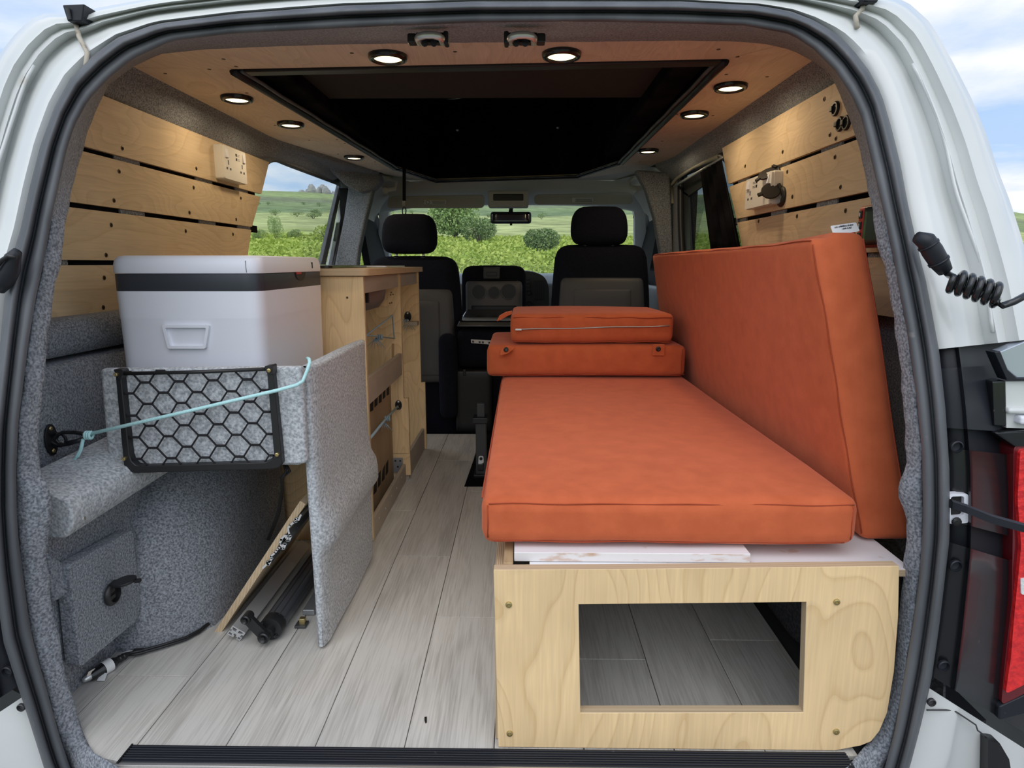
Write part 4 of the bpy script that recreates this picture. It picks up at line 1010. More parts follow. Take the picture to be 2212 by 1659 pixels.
# ================================================================== LATCH STRIKERS
for u, s, lab in ((930, -1, 'chrome tailgate striker left of centre in the roof header'), (1128, 1, 'chrome tailgate striker right of centre in the roof header')):
    p = at(u, 82, y=1.20); t = thing('latch_striker', p, lab, 'latch')
    k = 1.20 / 1376
    MB().obox(p + Vector((0, .012, .002)), (30 * k, 0, 0), (0, .008, 0), (0, .003, 11 * k)).build('base_plate', BLACK, t, bevel=.002)
    MB().obox(p + Vector((s * 37 * k, .008, 0)), (9 * k, 0, 0), (0, .010, 0), (0, 0, 9 * k)).build('bolt_boss', BLACK, t, bevel=.003)
    MB().obox(p + Vector((-s * 31 * k, .004, -1 * k)), (5 * k, 0, 0), (0, .012, 0), (0, 0, 12 * k)).build('bracket', BLACK_M, t, bevel=.003)
    MB().tube([p + Vector(q) for q in ((-23 * k, .012, -4 * k), (-23 * k, -.012, -5 * k), (-19 * k, -.018, -4 * k), (-8 * k, -.020, -2 * k), (8 * k, -.020, -2 * k), (19 * k, -.018, -4 * k), (23 * k, -.012, -5 * k), (23 * k, .012, -4 * k))], .0062, 12).build('striker_loop', STEEL, t, smooth=True)
    for d in (-12, 6): MB().lathe([(.006, 0), (.006, -.004)], p + Vector((d * k, .002, -9 * k)), (0, 1, 0), 10).build('bolt', BLACK_M, t)

# strap hanging from the roof
t = thing('hanging_strap', at(873, 372, y=3.25), 'black webbing strap hanging from the roof hatch over the passenger headrest', 'strap')
a, b = at(874, 350, y=3.25), at(873, 436, y=3.25)
MB().hexa([a + Vector((-.008, 0, .06)), a + Vector((.008, 0, .06)), a + Vector((.008, .002, .06)), a + Vector((-.008, .002, .06)), b + Vector((-.008, 0, 0)), b + Vector((.008, 0, 0)), b + Vector((.008, .002, 0)), b + Vector((-.008, .002, 0))]).build('webbing', VOID, t)
MB().obox(at(873, 440, y=3.25), (.009, 0, 0), (0, .004, 0), (0, 0, .014)).build('buckle', BLACK_G, t, bevel=.002)
MB().tube([at(873 + 4 * math.sin(k * .7), 456 - 9 * math.cos(k * .7), y=3.25) for k in range(9)], .003, 6, closed=True).build('hook', BLACK, t)
t = thing('hatch_strap', at(1381, 250, z=1.30), 'thin black strap hanging inside the right edge of the roof hatch', 'strap')
P = [at(1379, 205, y=2.6), at(1381, 240, y=2.6), at(1384, 278, y=2.6)]
MB().tube(P, .006, 6).build('webbing', VOID, t); MB().obox(P[-1], (.012, 0, 0), (0, .004, 0), (0, 0, .012)).build('buckle', BLACK, t)

# curtain over the right window
t = thing('curtain', at(1555, 350, x=.675), 'black curtain drawn halfway across the right side window', 'curtain')
mb = MB(); rows = []
top = [at(1514, 372, x=.672), at(1562, 344, x=.672)]; bot = [at(1537, 546, x=.672), at(1604, 546, x=.672)]
for k in range(25):
    u = k / 24; a, b = top[0].lerp(top[1], u), bot[0].lerp(bot[1], u); w = .010 * math.sin(k * 1.25)
    rows.append([(p.x + w * (.4 + .6 * j / 7), p.y, p.z) for j, p in enumerate([a.lerp(b, j / 7) for j in range(8)])])
mb.grid(rows); o = mb.build('cloth', VOID, t, smooth=True)
so = o.modifiers.new('thick', 'SOLIDIFY'); so.thickness = .003
MB().tube([at(1458, 402, x=.68), at(1562, 340, x=.68)], .006, 8).build('curtain_rail', ZINC, t, smooth=True)

# ================================================================== SOCKETS AND GADGETS ON THE PLANKS
def double_socket(corners, x, s, lab):
    P = [at(*q, x=x) for q in corners]; c = sum(P, Vector()) / 4
    t = thing('double_socket', Vector((x, c.y, c.z)), lab, 'socket')
    w, h = .074, .044
    ey = ((P[1] + P[2]) / 2 - (P[0] + P[3]) / 2); w = abs(ey.y) / 2; h = (P[0].z + P[1].z - P[2].z - P[3].z) / 4
    d = 1 if s < 0 else -1
    pos = lambda u, v, dep: Vector((x + d * dep, c.y + (u * w), c.z + v * h))   # u towards the cab
    MB().prism(round_poly([pos(-1, -1, 0), pos(1, -1, 0), pos(1, 1, 0), pos(-1, 1, 0)], .006), (d * .022, 0, 0)).build('pattress', WHITE_S, t, bevel=.002)
    MB().prism(round_poly([pos(-.98, -.97, .022), pos(.98, -.97, .022), pos(.98, .97, .022), pos(-.98, .97, .022)], .006), (d * .007, 0, 0)).build('face_plate', WHITE_S, t, bevel=.003, seg=3)
    f = .0295
    for u in (-.74, .76):
        MB().hexa([pos(u - .10, .28, f - .001), pos(u + .10, .28, f - .001), pos(u + .10, .80, f - .001), pos(u - .10, .80, f - .001), pos(u - .10, .28, f + .0045), pos(u + .10, .28, f + .0045), pos(u + .10, .80, f + .001), pos(u - .10, .80, f + .001)]).build('rocker_switch', WHITE_P, t, bevel=.0008)
    for u0 in (-.62, .58):
        for (du, v, hh, ww) in ((0, .02, .13, .03), (-.14, -.34, .06, .05), (.14, -.34, .06, .05)):
            MB().hexa([pos(u0 + du + a * ww, v + b * hh, e) for e in (f - .001, f + .0004) for a, b in ((-1, -1), (1, -1), (1, 1), (-1, 1))]).build('pin_slot', INK, t)
    for v in (.62, .36):
        MB().hexa([pos(.10 + a * .045, v + b * .075, e) for e in (f - .001, f + .0006) for a, b in ((-1, -1), (1, -1), (1, 1), (-1, 1))]).build('usb_port', BLACK, t)
        for k in (-.04, .04): MB().hexa([pos(.30 + a * .10, v + k + b * .012, e) for e in (f - .001, f + .0003) for a, b in ((-1, -1), (1, -1), (1, 1), (-1, 1))]).build('printed_line', mat('print_grey', (.35, .35, .36), .8) if 'print_grey' not in bpy.data.materials else bpy.data.materials['print_grey'], t)


double_socket(((470, 314), (521, 334), (506, 396), (456, 384)), -.93, -1, 'white double socket with two usb ports on the left plank wall')
double_socket(((1683, 372), (1625, 390), (1638, 450), (1697, 441)), .68, 1, 'white double socket on the right plank wall beside round outlets')


def flap_outlet(q, x, d, r, lab, open_vec, up=(-.2, .55, .8)):
    p = at(*q, x=x); t = thing('round_outlet', p, lab, 'socket')
    MB().lathe([(r, 0), (r, .004), (r * .86, .008), (r * .70, .009), (r * .66, .002), (r * .2, .001), (.0002, .001)], p, (d, 0, 0), 24, cap=False).build('bezel', BLACK, t, smooth=True, auto=40)
    for k in (-.3, .3): MB().obox(p + Vector((d * .002, 0, r * k)), (.001, 0, 0), (0, r * .35, 0), (0, 0, r * .16)).build('port', DARKP, t)
    hx = p + Vector((d * .008, 0, r * .95)); ov = Vector(open_vec).normalized(); up = Vector(up)
    nrm = ov.cross(up).normalized(); sd = nrm.cross(ov).normalized(); pts = []
    for k in range(18):
        a = 2 * math.pi * k / 18; pts.append(hx + ov * (r * (1 + math.cos(a)) * .95) + sd * (r * .92 * math.sin(a)))
    MB().prism(pts, nrm * .005).build('flap', BLACK, t, bevel=.0015)
    MB().obox(hx + ov * (r * 2.05), ov * (r * .25), sd * (r * .18), nrm * .003).build('flap_tab', BLACK, t, bevel=.001)
    MB().obox(hx, ov * .004, sd * (r * .35), nrm * .005).build('hinge', BLACK, t, bevel=.001)


flap_outlet((1679, 382), .68, -1, .026, 'upper black round outlet with open flap on the right planks', (-.75, -.0, -.55), (-.2, .9, .35))
flap_outlet((1690, 425), .68, -1, .026, 'lower black round outlet with open flap on the right planks', (-.8, .0, -.30))
flap_outlet((240, 1283), -.748, 1, .021, 'black twelve volt outlet with open cap in the grey carpet corner', (.95, .05, .12), (0, 1, .05))
for (u, v), lab in (((1807, 235), 'topmost of three black round grommets on the right upper plank'), ((1817, 268), 'lower front one of three black round grommets on the right upper plank'), ((1831, 265), 'lower rear one of three black round grommets beside the carpet edge')):
    p = at(u, v, x=.68); t = thing('cable_grommet', p, lab, 'grommet'); r = .0155
    MB().lathe([(r, 0), (r, .004), (r * .9, .006), (r * .7, .006), (r * .62, .003), (.0002, .003)], p, (-1, 0, 0), 20, cap=False).build('rim', BLACK, t, smooth=True, auto=40)
    MB().obox(p + Vector((-.004, r * .8, r * .15)), (.004, 0, 0), (0, r * .4, 0), (0, 0, r * .35)).build('tab', BLACK, t, bevel=.0015)
# red charger
p = at(1885, 487, x=.68); t = thing('red_charger', p, 'red and black electric gadget fixed to the right planks by the carpet edge', 'charger')
a, b = at(1862, 452, x=.655), at(1862, 512, x=.655)
y1 = at(1862, 480, x=.650).y
MB().rbox((.640, y1 - .12, p.z - .044), (.680, y1, p.z + .034), .008).build('case', RED, t, smooth=True)
MB().rbox((.638, y1 - .118, p.z - .040), (.660, y1 - .026, p.z + .032), .004).build('display_cover', BLACK_G, t, smooth=True)
for k in range(3):
    c = Vector((.6392, y1 - .014, p.z + .018 - k * .020)); MB().obox(c, (.0016, 0, 0), (0, .005, 0), (0, 0, .007)).build('button', BLACK, t, bevel=.001)
    MB().obox(c + Vector((-.0018, 0, .0)), (.0004, 0, 0), (0, .0012, .001), (0, -.0004, .003)).build('button_mark', PAPER, t)

# ================================================================== COOL BOX
x0, x1, y0, y1 = -.795, -.503, 1.252, 1.665
t = thing('cool_box', ((x0 + x1) / 2, (y0 + y1) / 2, .40), 'white plastic cool box with charcoal band standing on the left shelf', 'cool box')
cxm, cym = (x0 + x1) / 2, (y0 + y1) / 2
def tap(o): k = (o.z - .40) / .31; o = o.copy(); f = .955 + .035 * min(1, max(0, k)) + (.010 if k > .76 - .10 * 0 else 0) ; o.x = cxm + (o.x - cxm) * f; o.y = cym + (o.y - cym) * f; return o
def cb(xa, xb, ya, yb, za, zb, r, name, m, par, bev=.004):
    poly = round_poly([(xa, ya, za), (xb, ya, za), (xb, yb, za), (xa, yb, za)], r, 6); return MB().prism(poly, (0, 0, zb - za)).build(name, m, par, smooth=True, bevel=bev, seg=3)
bm_ = MB(); rows = []
for z, f in ((.40, .976), (.52, .983), (.652, .990), (.654, .992), (.657, .993), (.68, .995), (.708, .997)):
    poly = round_poly([(cxm + a * (x1 - x0) / 2 * f, cym + b * (y1 - y0) / 2 * f, z) for a, b in ((-1, -1), (1, -1), (1, 1), (-1, 1))], .034, 8); rows.append(poly + [poly[0]])
bm_.grid(rows); bm_.face([bm_.vs(rows[0][:-1]) + k for k in range(len(rows[0]) - 1)])
body = bm_.build('body', WHITE_P, t, smooth=True, auto=35)
band = cb(x0 + .0005, x1 - .0005, y0 + .0005, y1 - .0005, .7075, .741, .034, 'charcoal_band', BAND, t, .0015)
lid = MB(); rows = []
for z, f in ((.742, 1.0), (.745, 1.004), (.757, 1.003), (.768, .990), (.774, .962), (.776, .92)):
    poly = round_poly([(cxm + a * (x1 - x0) / 2 * f, cym + b * (y1 - y0) / 2 * f, z) for a, b in ((-1, -1), (1, -1), (1, 1), (-1, 1))], .034, 8); rows.append(poly + [poly[0]])
lid.grid(rows); lid.face([lid.vs(rows[-1][:-1]) + k for k in range(len(rows[0]) - 1)]); lid.face([lid.vs(rows[0][:-1]) + k for k in range(len(rows[0]) - 1)])
lid = lid.build('lid', WHITE_P, t, smooth=True, auto=35)
MB().tube([at(548 + k, 553 + k * .2 + 0, y=1.30) for k in (0, 2)] + [Vector((x1 - .024, y0 - .0002, .765)), Vector((x1 - .023, y0 - .0003, .744))], .0005, 5).build('lid_seam', DARKP, lid)
# grip on the lid flank and catch recess on the band
MB().obox((x1 + .0006, 1.575, .757), (.0012, 0, 0), (0, .0024, 0), (0, 0, .007)).build('lid_slot', BLACK, lid)
MB().prism([(x1 - .0005, 1.49 + .034 * math.cos(a) + .0, .741 + .018 * math.sin(a)) for a in [math.pi + math.pi * k / 12 for k in range(13)]], (.0016, 0, 0)).build('catch_recess', BLACK, band)
MB().obox((x1 + .001, 1.475, .7395), (.0015, 0, 0), (0, .016, 0), (0, 0, .0022)).build('catch', RED, band)
# moulded handle: raised trapezium surround, sunken scoop
fy = y0 + .0055
def fp(u, v, d=0): q = at(u, v, y=fy); return Vector((q.x, fy + d, q.z))
outer = [fp(355, 701), fp(457, 701), fp(449, 752), fp(368, 752)]; inner = [fp(362, 707), fp(450, 707), fp(444, 746), fp(374, 746)]
MB().prism(round_poly([p + Vector((0, -.010, 0)) for p in outer], .004), (0, .014, 0), holes=[round_poly([p + Vector((0, -.010, 0)) for p in inner], .003)]).build('handle_surround', WHITE_P, body, bevel=.0025, seg=3)
sc = MB(); ii = [p + Vector((0, -.0015, 0)) for p in inner]
sc.grid([[ii[0], ii[1]], [fp(366, 716, -.0005) , fp(446, 716, -.0005)], [ii[3], ii[2]]]); sc.build('handle_scoop', mat('white_plastic_shaded', (.74, .75, .82), .5), body, smooth=True)  # shade of the recess put into a slightly darker white
MB().prism([fp(364, 708, -.0036), fp(448, 708, -.0036), fp(446, 711, -.0036), fp(366, 711, -.0036)], (0, .003, 0)).build('handle_shadow_lip', WHITE_P, body)

# ================================================================== CARPETED SHELF FRONT WITH NET
t = thing('shelf_front', (-.6, 1.15, .39), 'silver carpeted board in front of the cool box with a net on it', 'shelf')
MB().prism([at(*q, y=1.152) for q in ((213, 797), (652, 792), (662, 1003), (232, 1012))], (0, .022, 0)).build('carpeted_board', CARPET_L, t, bevel=.008, seg=3)
MB().box((-.83, 1.176, .384), (-.418, 1.68, .398)).build('shelf_board', CARPET_L, t, bevel=.003)
t = thing('net_pocket', at(430, 1010, y=1.15), 'black framed storage net with hexagonal mesh screwed to the silver carpet board', 'net')
yn = 1.138
def np_(u, v, d=0): return at(u, v, y=yn) + Vector((0, d, 0))
bar = MB()
def strip(P, Q): n = len(P); bar.grid([[p + Vector((0, .013, 0)) for p in P], [p + Vector((0, -.002, 0)) for p in P], [p + Vector((0, -.002, 0)) for p in Q], [p + Vector((0, .013, 0)) for p in Q]])
O = [(249, 799), (266, 985), (268, 1006), (276, 1018), (292, 1022), (585, 1013), (603, 1010), (610, 1000), (608, 975), (589, 788)]
I = [(263, 812), (281, 982), (286, 996), (295, 1004), (308, 1006), (572, 998), (585, 993), (592, 982), (591, 968), (577, 803)]
strip([np_(*q) for q in O], [np_(*q) for q in I]); bar.build('frame', BLACK, t, bevel=.0025, seg=2)
for q0, q1, q2, q3 in (((248, 797), (268, 797), (270, 806), (262, 820)), ((573, 790), (592, 787), (593, 808), (579, 806))):
    MB().prism(round_poly([np_(*q, -.005) for q in (q0, q1, q2, q3)], .003), (0, .018, 0)).build('end_cap', BLACK, t, bevel=.002)
MB().tube([np_(266, 807), np_(420, 804), np_(578, 797)], .0034, 8).build('top_bar', BLACK, t, smooth=True)
for q in ((255, 808), (584, 799), (272, 989), (601, 980)):
    MB().lathe([(.0036, .002), (.0036, -.0035), (.002, -.004), (.0015, -.003), (.0002, -.003)], np_(*q, -.0045), (0, 1, 0), 12, cap=False).build('screw', BRASS, t, smooth=True, auto=40)
net = MB(); sx = 1 / 3.687
def inside(X, Y):
    u, v = 230 + X * sx, 740 + Y * sx; k = (v - 803) / 205
    return 263 + 20 * k - 1 <= u <= 577 + 14 * k + 1 and v <= 1007 and v >= 801
def addc(a, b, r=.0017):
    n = 8; P = [(a[0] + (b[0] - a[0]) * i / n, a[1] + (b[1] - a[1]) * i / n) for i in range(n + 1)]; P = [p for p in P if inside(*p)]
    if len(P) >= 2: net.tube([np_(230 + x * sx, 740 + y * sx, .0025) for x, y in P], r, 6)
def node(i, r): return (300 + 272 * i + (r % 2) * 136 + r * 10.5 + 2 * math.sin(i * 3 + r), 318 + 87 * r - i * 7 - (r % 2) * 3 + 2 * math.cos(i * 5 + r * 2))
for r in range(-1, 9):
    for i in range(-2, 6):
        c = node(i, r); addc((c[0] - 34, c[1]), (c[0] + 34, c[1]), .0026)
        j = i + (r % 2); d = node(j, r + 1); l = node(j - 1, r + 1)
        addc((c[0] + 34, c[1]), (d[0] - 34, d[1])); addc((c[0] - 34, c[1]), (l[0] + 34, l[1]))
net.build('net', NETC, t, smooth=True)

# ================================================================== TALL CARPETED DIVIDER
t_div = tag(None, None) if False else None
o = None
mb = MB(); rows = []
sec = [(0, 0), (.19, .0), (.208, .004), (.22, .018), (.262, .020), (.30, .002), (.573, 0)]
zs = [.006, .10, .185, .203, .214, .224, .250, .272, .296, .34, .45, .54, .562, .572]
def bulge(z, y): k = max(0, min(1, (z - .19) / .035)) * max(0, min(1, (.315 - z) / .055)); return .020 * k * (3 - 2 * k) * k * min(1, max(0, (y - 1.18) / .05) + .35)
Y = [1.177 + .02 * k for k in range(3)] + [1.24 + .05 * k for k in range(7)] + [1.58, 1.605]
o0 = Vector((-.40, 1.40, 0))
R_, L_ = [], []
for y in Y:
    e = .006 if y in (Y[0], Y[-1]) else 0
    fl = .012 * max(0, 1 - (y - 1.152) / .05)
    R_.append([(-.385 + bulge(z, y) + .0015 * math.sin(19 * y + 14 * z) - e, y, z) for z in zs])
    L_.append([(-.413 + .0015 * math.sin(17 * y + 9 * z) + e, y, z) for z in zs])
mb.grid(R_); mb.grid(L_)
mb.grid([[a for a in L_[0]], [Vector(a).lerp(Vector(b), .5) + Vector((0, -.004, 0)) for a, b in zip(L_[0], R_[0])], [b for b in R_[0]]])
mb.grid([L_[-1], R_[-1]])
mb.grid([[r[-1] for r in L_], [Vector(a[-1]).lerp(Vector(b[-1]), .5) + Vector((0, 0, .004)) for a, b in zip(L_, R_)], [r[-1] for r in R_]])
mb.grid([[r[0] for r in L_], [r[0] for r in R_]])
o = mb.build('carpeted_divider', CARPET_L, None, smooth=True, bevel=.006, seg=3, loc=o0, auto=50)
tag(o, 'tall silver carpeted board standing on the floor at the end of the kitchen unit', 'divider')

# elastic cord, carabiner and ring plate
pl = at(110, 950, x=-.857); t = thing('ring_plate', pl, 'black oval ring plate with two brass screws on the grey carpet wall', 'bracket')
MB().prism([pl + Vector((-.0005, .016 * math.sin(a), .030 * math.cos(a) * (1 if abs(math.cos(a)) > .5 else .9))) for a in [2 * math.pi * k / 16 for k in range(16)]], (.003, 0, 0)).build('plate', BLACK, t, bevel=.001)
for s in (-1, 1): MB().lathe([(.004, 0), (.003, .002), (.0002, .001)], pl + Vector((.0025, 0, s * .021)), (1, 0, 0), 10, cap=False).build('screw', BRASS, t, smooth=True)
MB().tube([pl + Vector((.014 + .014 * math.cos(a), .0, .012 * math.sin(a))) for a in [2 * math.pi * k / 14 for k in range(14)]], .0028, 8, closed=True).build('ring', BLACK_M, t, smooth=True)
yc = 1.118
t = thing('carabiner', at(155, 948, y=yc), 'black carabiner hooked in the ring plate on the left carpet wall', 'carabiner')
MB().tube([at(u, v, y=yc) for u, v in ((128, 958), (120, 950), (124, 940), (136, 934), (160, 934), (178, 937), (184, 943), (180, 949), (165, 953), (148, 959), (136, 961))], .0036, 8, closed=True).build('hook', BLACK_G, t, smooth=True)
MB().tube([at(146, 958, y=yc - .001), at(178, 950, y=yc - .001)], .0044, 8).build('gate', BLACK_M, t, smooth=True)
t = thing('elastic_cord', at(420, 885, y=1.125), 'pale blue elastic cord stretched across the net from the carabiner', 'cord')
c1 = at(182, 940, y=1.112)
MB().tube([c1, at(420, 885, y=1.122), at(600, 843, y=1.122), at(640, 832, y=1.13), at(654, 824, y=1.142), at(664, 800, y=1.146), at(669, 784, y=1.15), at(668, 776, y=1.165), at(664, 774, y=1.18)], .0033, 8).build('cord', CORD, t, smooth=True)
for k in range(3): MB().tube([c1 + Vector((.004 + k * .004, .006 * math.cos(a), .006 * math.sin(a))) for a in [2 * math.pi * j / 10 for j in range(10)]], .0026, 6, closed=True).build('knot', CORD, t, smooth=True)
mb = MB()
for k in range(5): mb.tube([at(180, 948, y=1.11), at(176 - k * .6, 970, y=1.108), at(170 - 2 * k, 986 + k, y=1.106), at(144 + 5 * k, 998 + (k % 3) * 3, y=1.104)], [.003, .0024, .0015, .0006], 5)
mb.build('frayed_end', CORD, t, smooth=True)

# ================================================================== KITCHEN UNIT
xf = -.408
t = thing('kitchen_unit', (-.65, 2.1, 0), 'open fronted birch plywood kitchen unit along the left wall behind the carpeted divider', 'kitchen unit')
MB().box((-.88, 1.690, .002), (xf, 1.702, .728)).build('end_panel', [PLY_Z, EDGE_Y], t, edge=1, bevel=.0008, seg=1)
y2 = 2.205
MB().prism([(-.88, y2, .10), (-.42, y2, .10), (-.392, y2, .10), (-.392, y2, .300), (xf, y2, .300), (xf, y2, .728), (-.88, y2, .728)], (0, .012, 0)).build('mid_panel', [PLY_Z, EDGE_Y], t, edge=1, bevel=.0008, seg=1)
MB().prism([(-.60, y2 + .002, .02), (-.392, y2 + .002, .02), (-.392, y2 + .002, .10), (-.60, y2 + .002, .10)], (0, .010, 0)).build('mid_panel_foot', [PLY_Z, EDGE_Y], t, edge=1)
y3 = 2.60
MB().prism([(-.88, y3, .002), (-.392, y3, .002), (-.392, y3, .284), (xf, y3, .284), (xf, y3, .728), (-.88, y3, .728)], (0, .012, 0)).build('cab_end_panel', [PLY_Z, EDGE_Y], t, edge=1, bevel=.0008, seg=1)
wt = MB().prism(round_poly([(-.93, 1.676, .730), (xf + .014, 1.676, .730), (xf + .014, 2.64, .730), (-.93, 2.64, .730)], [.002, .03, .02, .002]), (0, 0, .018)).build('worktop', [PLY, EDGE_Z], t, edge=2, bevel=.0015)
for (ya, yb) in ((1.705, 2.203), (2.220, 2.598)):
    MB().box((xf - .014, ya, .684), (xf - .002, yb - .03, .728)).build('top_rail', GREYV, t, bevel=.001)
MB().box((xf - .014, 1.703, .385), (xf - .002, 2.204, .458)).build('middle_rail', GREYV, t, bevel=.001)
MB().box((xf - .012, 1.703, .001), (xf, 2.204, .062)).build('plinth', GREYV, t, bevel=.002)
MB().box((xf - .004, 2.219, .001), (xf + .008, 2.612, .090)).build('plinth', GREYV, t, bevel=.002)
MB().box((-.46, 2.55, .52), (-.41, 2.598, .535)).build('shelf_stub', GREYV, t)
for k in range(5):
    p = Vector((xf + .0006, 1.76 + k * .09, .040 - (k % 2) * .006)); MB().lathe([(.003, -.001), (.003, .0004), (.0002, .0004)], p, (1, 0, 0), 8, cap=False).build('screw', STEEL, t)
for q in ((750, 643),):
    p = at(*q, y=1.6896); MB().lathe([(.003, .001), (.003, -.0004), (.0002, -.0002)], p, (0, 1, 0), 8, cap=False).build('screw', SCREW, t)
# stain and knots on the mid panel
stn = mat('damp_stain', (.42, .27, .13), .7)
for P in (((846, 742), (852, 742), (851, 790), (846, 800)),): MB().prism(round_poly([at(*q, y=y2 - .0004) for q in P], .006), (0, .0003, 0)).build('stain', stn, t)
for u, v in ((845, 632), (844, 637), (846, 654), (842, 655), (849, 636)): MB().lathe([(.0042, .0002), (.0002, -.0004)], at(u, v, y=y2), (0, 1, 0), 7, cap=False).build('knot', mat('knot_brown', (.20, .11, .05), .8) if 'knot_brown' not in bpy.data.materials else bpy.data.materials['knot_brown'], t)
# steel angle bracket
br = MB().box((-.452, y2 - .003, .030), (-.418, y2 - .0005, .085)).build('angle_bracket', ZINC, t, bevel=.0008)
MB().box((-.452, y2 - .040, .0), (-.418, y2 - .001, .003)).build('bracket_foot', ZINC, br)
for x, z in ((-.444, .074), (-.427, .074), (-.436, .052)): MB().lathe([(.0035, 0), (.0002, -.0008)], (x, y2 - .0031, z), (0, 1, 0), 10, cap=False).build('bracket_hole', BLACK, br)
# sink bowl and hob glass are things of their own
sk = thing('sink_bowl', (-.57, 1.98, .72), 'round bottomed steel sink bowl under the worktop of the kitchen unit', 'sink')
p0 = at(806, 650, y=1.98); zt = .728; pr = [(.118, 0), (.118, .045), (.112, .075), (.095, .098), (.06, .108), (.0002, .110)]
cxs = at(833, 640, y=1.98).x - .118
MB().lathe(pr, (cxs, 1.98, zt), (0, 0, -1), 36, cap=False).build('bowl', SINK, sk, smooth=True)
MB().lathe([(.022, .108), (.022, .14), (.016, .15)], (cxs, 1.98, zt), (0, 0, -1), 16).build('waste', BLACK, sk, smooth=True, auto=40)
MB().obox(at(792, 635, y=1.85), (.006, 0, 0), (0, .006, 0), (0, 0, .025)).build('clamp', BLACK, sk, bevel=.002)
hb = thing('hob_lid', (-.66, 2.0, .748), 'flat black glass lid set in the worktop of the kitchen unit', 'hob')
MB().prism(round_poly([(-.86, 1.72, .749), (-.50, 1.72, .749), (-.50, 2.14, .749), (-.86, 2.14, .749)], .02), (0, 0, .007)).build('glass', BLACK_G, hb, bevel=.002)
MB().prism(round_poly([(-.80, 2.18, .7485), (-.44, 2.18, .7485), (-.44, 2.50, .7485), (-.80, 2.50, .7485)], .02), (0, 0, .005)).build('steel_rim', STEEL, hb, bevel=.0015)
# tie-down plates and cords
for (u, v, y), lab in (((861, 875, y2), 'lower black oval cleat on the kitchen middle panel'), ((881, 684, y3), 'upper black oval cleat on the kitchen panel nearest the cab')):
    p = at(u, v, y=y); c = thing('cord_cleat', p, lab, 'cleat'); k = y / 1376
    MB().prism([p + Vector((7.5 * k * math.sin(a), -.003, 11 * k * math.cos(a))) for a in [2 * math.pi * j / 20 for j in range(20)]], (0, .003, 0)).build('plate', BLACK, c, bevel=.001)
    for s in (-1, 1): MB().lathe([(.004, 0), (.0002, -.002)], p + Vector((0, -.003, s * 7.5 * k)), (0, 1, 0), 8, cap=False).build('screw', STEEL, c)
    MB().tube([p + Vector((.008 * math.cos(a), -.006 - .008 * abs(math.sin(a)), .006 * math.sin(a) - .004)) for a in [2 * math.pi * j / 10 for j in range(10)]], .002, 6, closed=True).build('eye', BLACK_M, c)
def cord(pts, r, lab, knots=(), fr=None):
    P = [at(u, v, y=y) for u, v, y in pts]; c = thing('tie_cord', P[0], lab, 'cord'); MB().tube(P, r, 6).build('cord', CORD_D, c, smooth=True)
    for u, v, y in knots:
        q = at(u, v, y=y)
        for k in range(3): MB().tube([q + Vector((-.006 + .006 * k, -.002 + .006 * math.cos(a), .007 * math.sin(a))) for a in [2 * math.pi * j / 10 for j in range(10)]], .0024, 6, closed=True).build('knot', CORD_D, c, smooth=True)
    if fr:
        u, v, y = fr; mb = MB()
        for k in range(6): a = at(u, v, y=y); mb.tube([a, a + Vector((.010 * (k - 2.5) * .6, -.004, -.014)), a + Vector((.016 * (k - 2.5) * .7, -.005 + .002 * k, -.026 - .004 * (k % 3)))], [.002, .0014, .0006], 4)
        mb.build('frayed_end', CORD_D, c, smooth=True)
cord([(788, 727, 1.9), (848, 681, y2 - .004), (852, 731, y2 - .004), (818, 727, 2.05), (788, 724, 1.9)], .0024, 'blue grey cord looped in a triangle on the kitchen middle panel', [(821, 728, 2.05)], (812, 730, 2.05))
cord([(860, 877, y2 - .006), (835, 903, 2.0), (800, 946, 1.72)], .0042, 'blue grey cord pulled taut from the lower cleat to the divider', [(837, 904, 1.99)], (828, 910, 1.99))
cord([(881, 690, y3 - .006), (874, 694, y3 - .03), (880, 700, y3 - .02)], .0028, 'short frayed blue grey cord knotted to the upper cleat', [(877, 694, y3 - .02)], (881, 696, y3 - .02))
# stowed board with stencilled marks, inside the lower compartment
bx = thing('stowed_board', (-.45, 1.98, .003), 'brown plywood board with black stencil marks inside the lower kitchen compartment', 'board')
MB().box((-.462, 1.76, .004), (-.450, 2.195, .405)).build('board', mat('brown_ply', (.30, .21, .12), .7, col2=(.36, .25, .15), nscale=12, stretch=(1, 1, .2)), bx, bevel=.001)
for z0, hgt, n in ((.326, .072, 6), (.066, .042, 5)):
    for k in range(n):
        y = 1.82 + k * .060; a = .010 + .006 * (k % 2)
        MB().hexa([(-.4498, y, z0), (-.4498, y + .040, z0 - .004 * (k % 2)), (-.4492, y + .040, z0 - .004 * (k % 2)), (-.4492, y, z0), (-.4498, y + a, z0 + hgt * (.8 + .2 * (k % 3) / 2)), (-.4498, y + a + .040, z0 + hgt), (-.4492, y + a + .040, z0 + hgt), (-.4492, y + a, z0 + hgt * (.8 + .2 * (k % 3) / 2))]).build('stencil_mark', INK_K, bx)

# ================================================================== THINGS STOWED BEHIND THE DIVIDER
a, b = at(462, 1366, y=1.235), at(648, 1082, y=1.235); dv = (b - a).normalized(); nv = Vector((dv.z, 0, -dv.x)) * .0135
L_ = Vector((0, .40, 0))
MBb = MB().hexa([a, a + nv, a + nv + L_, a + L_, b, b + nv, b + nv + L_, b + L_])
o = MBb.build('leaning_board', [PLY, EDGE_X], None, edge=None, bevel=.001, loc=(a.x, 1.4, 0))
for p in o.data.polygons:
    if abs(p.normal.y) > .9: p.material_index = 1
tag(o, 'plywood board leaning sideways against the grey wheel arch carpet', 'board')

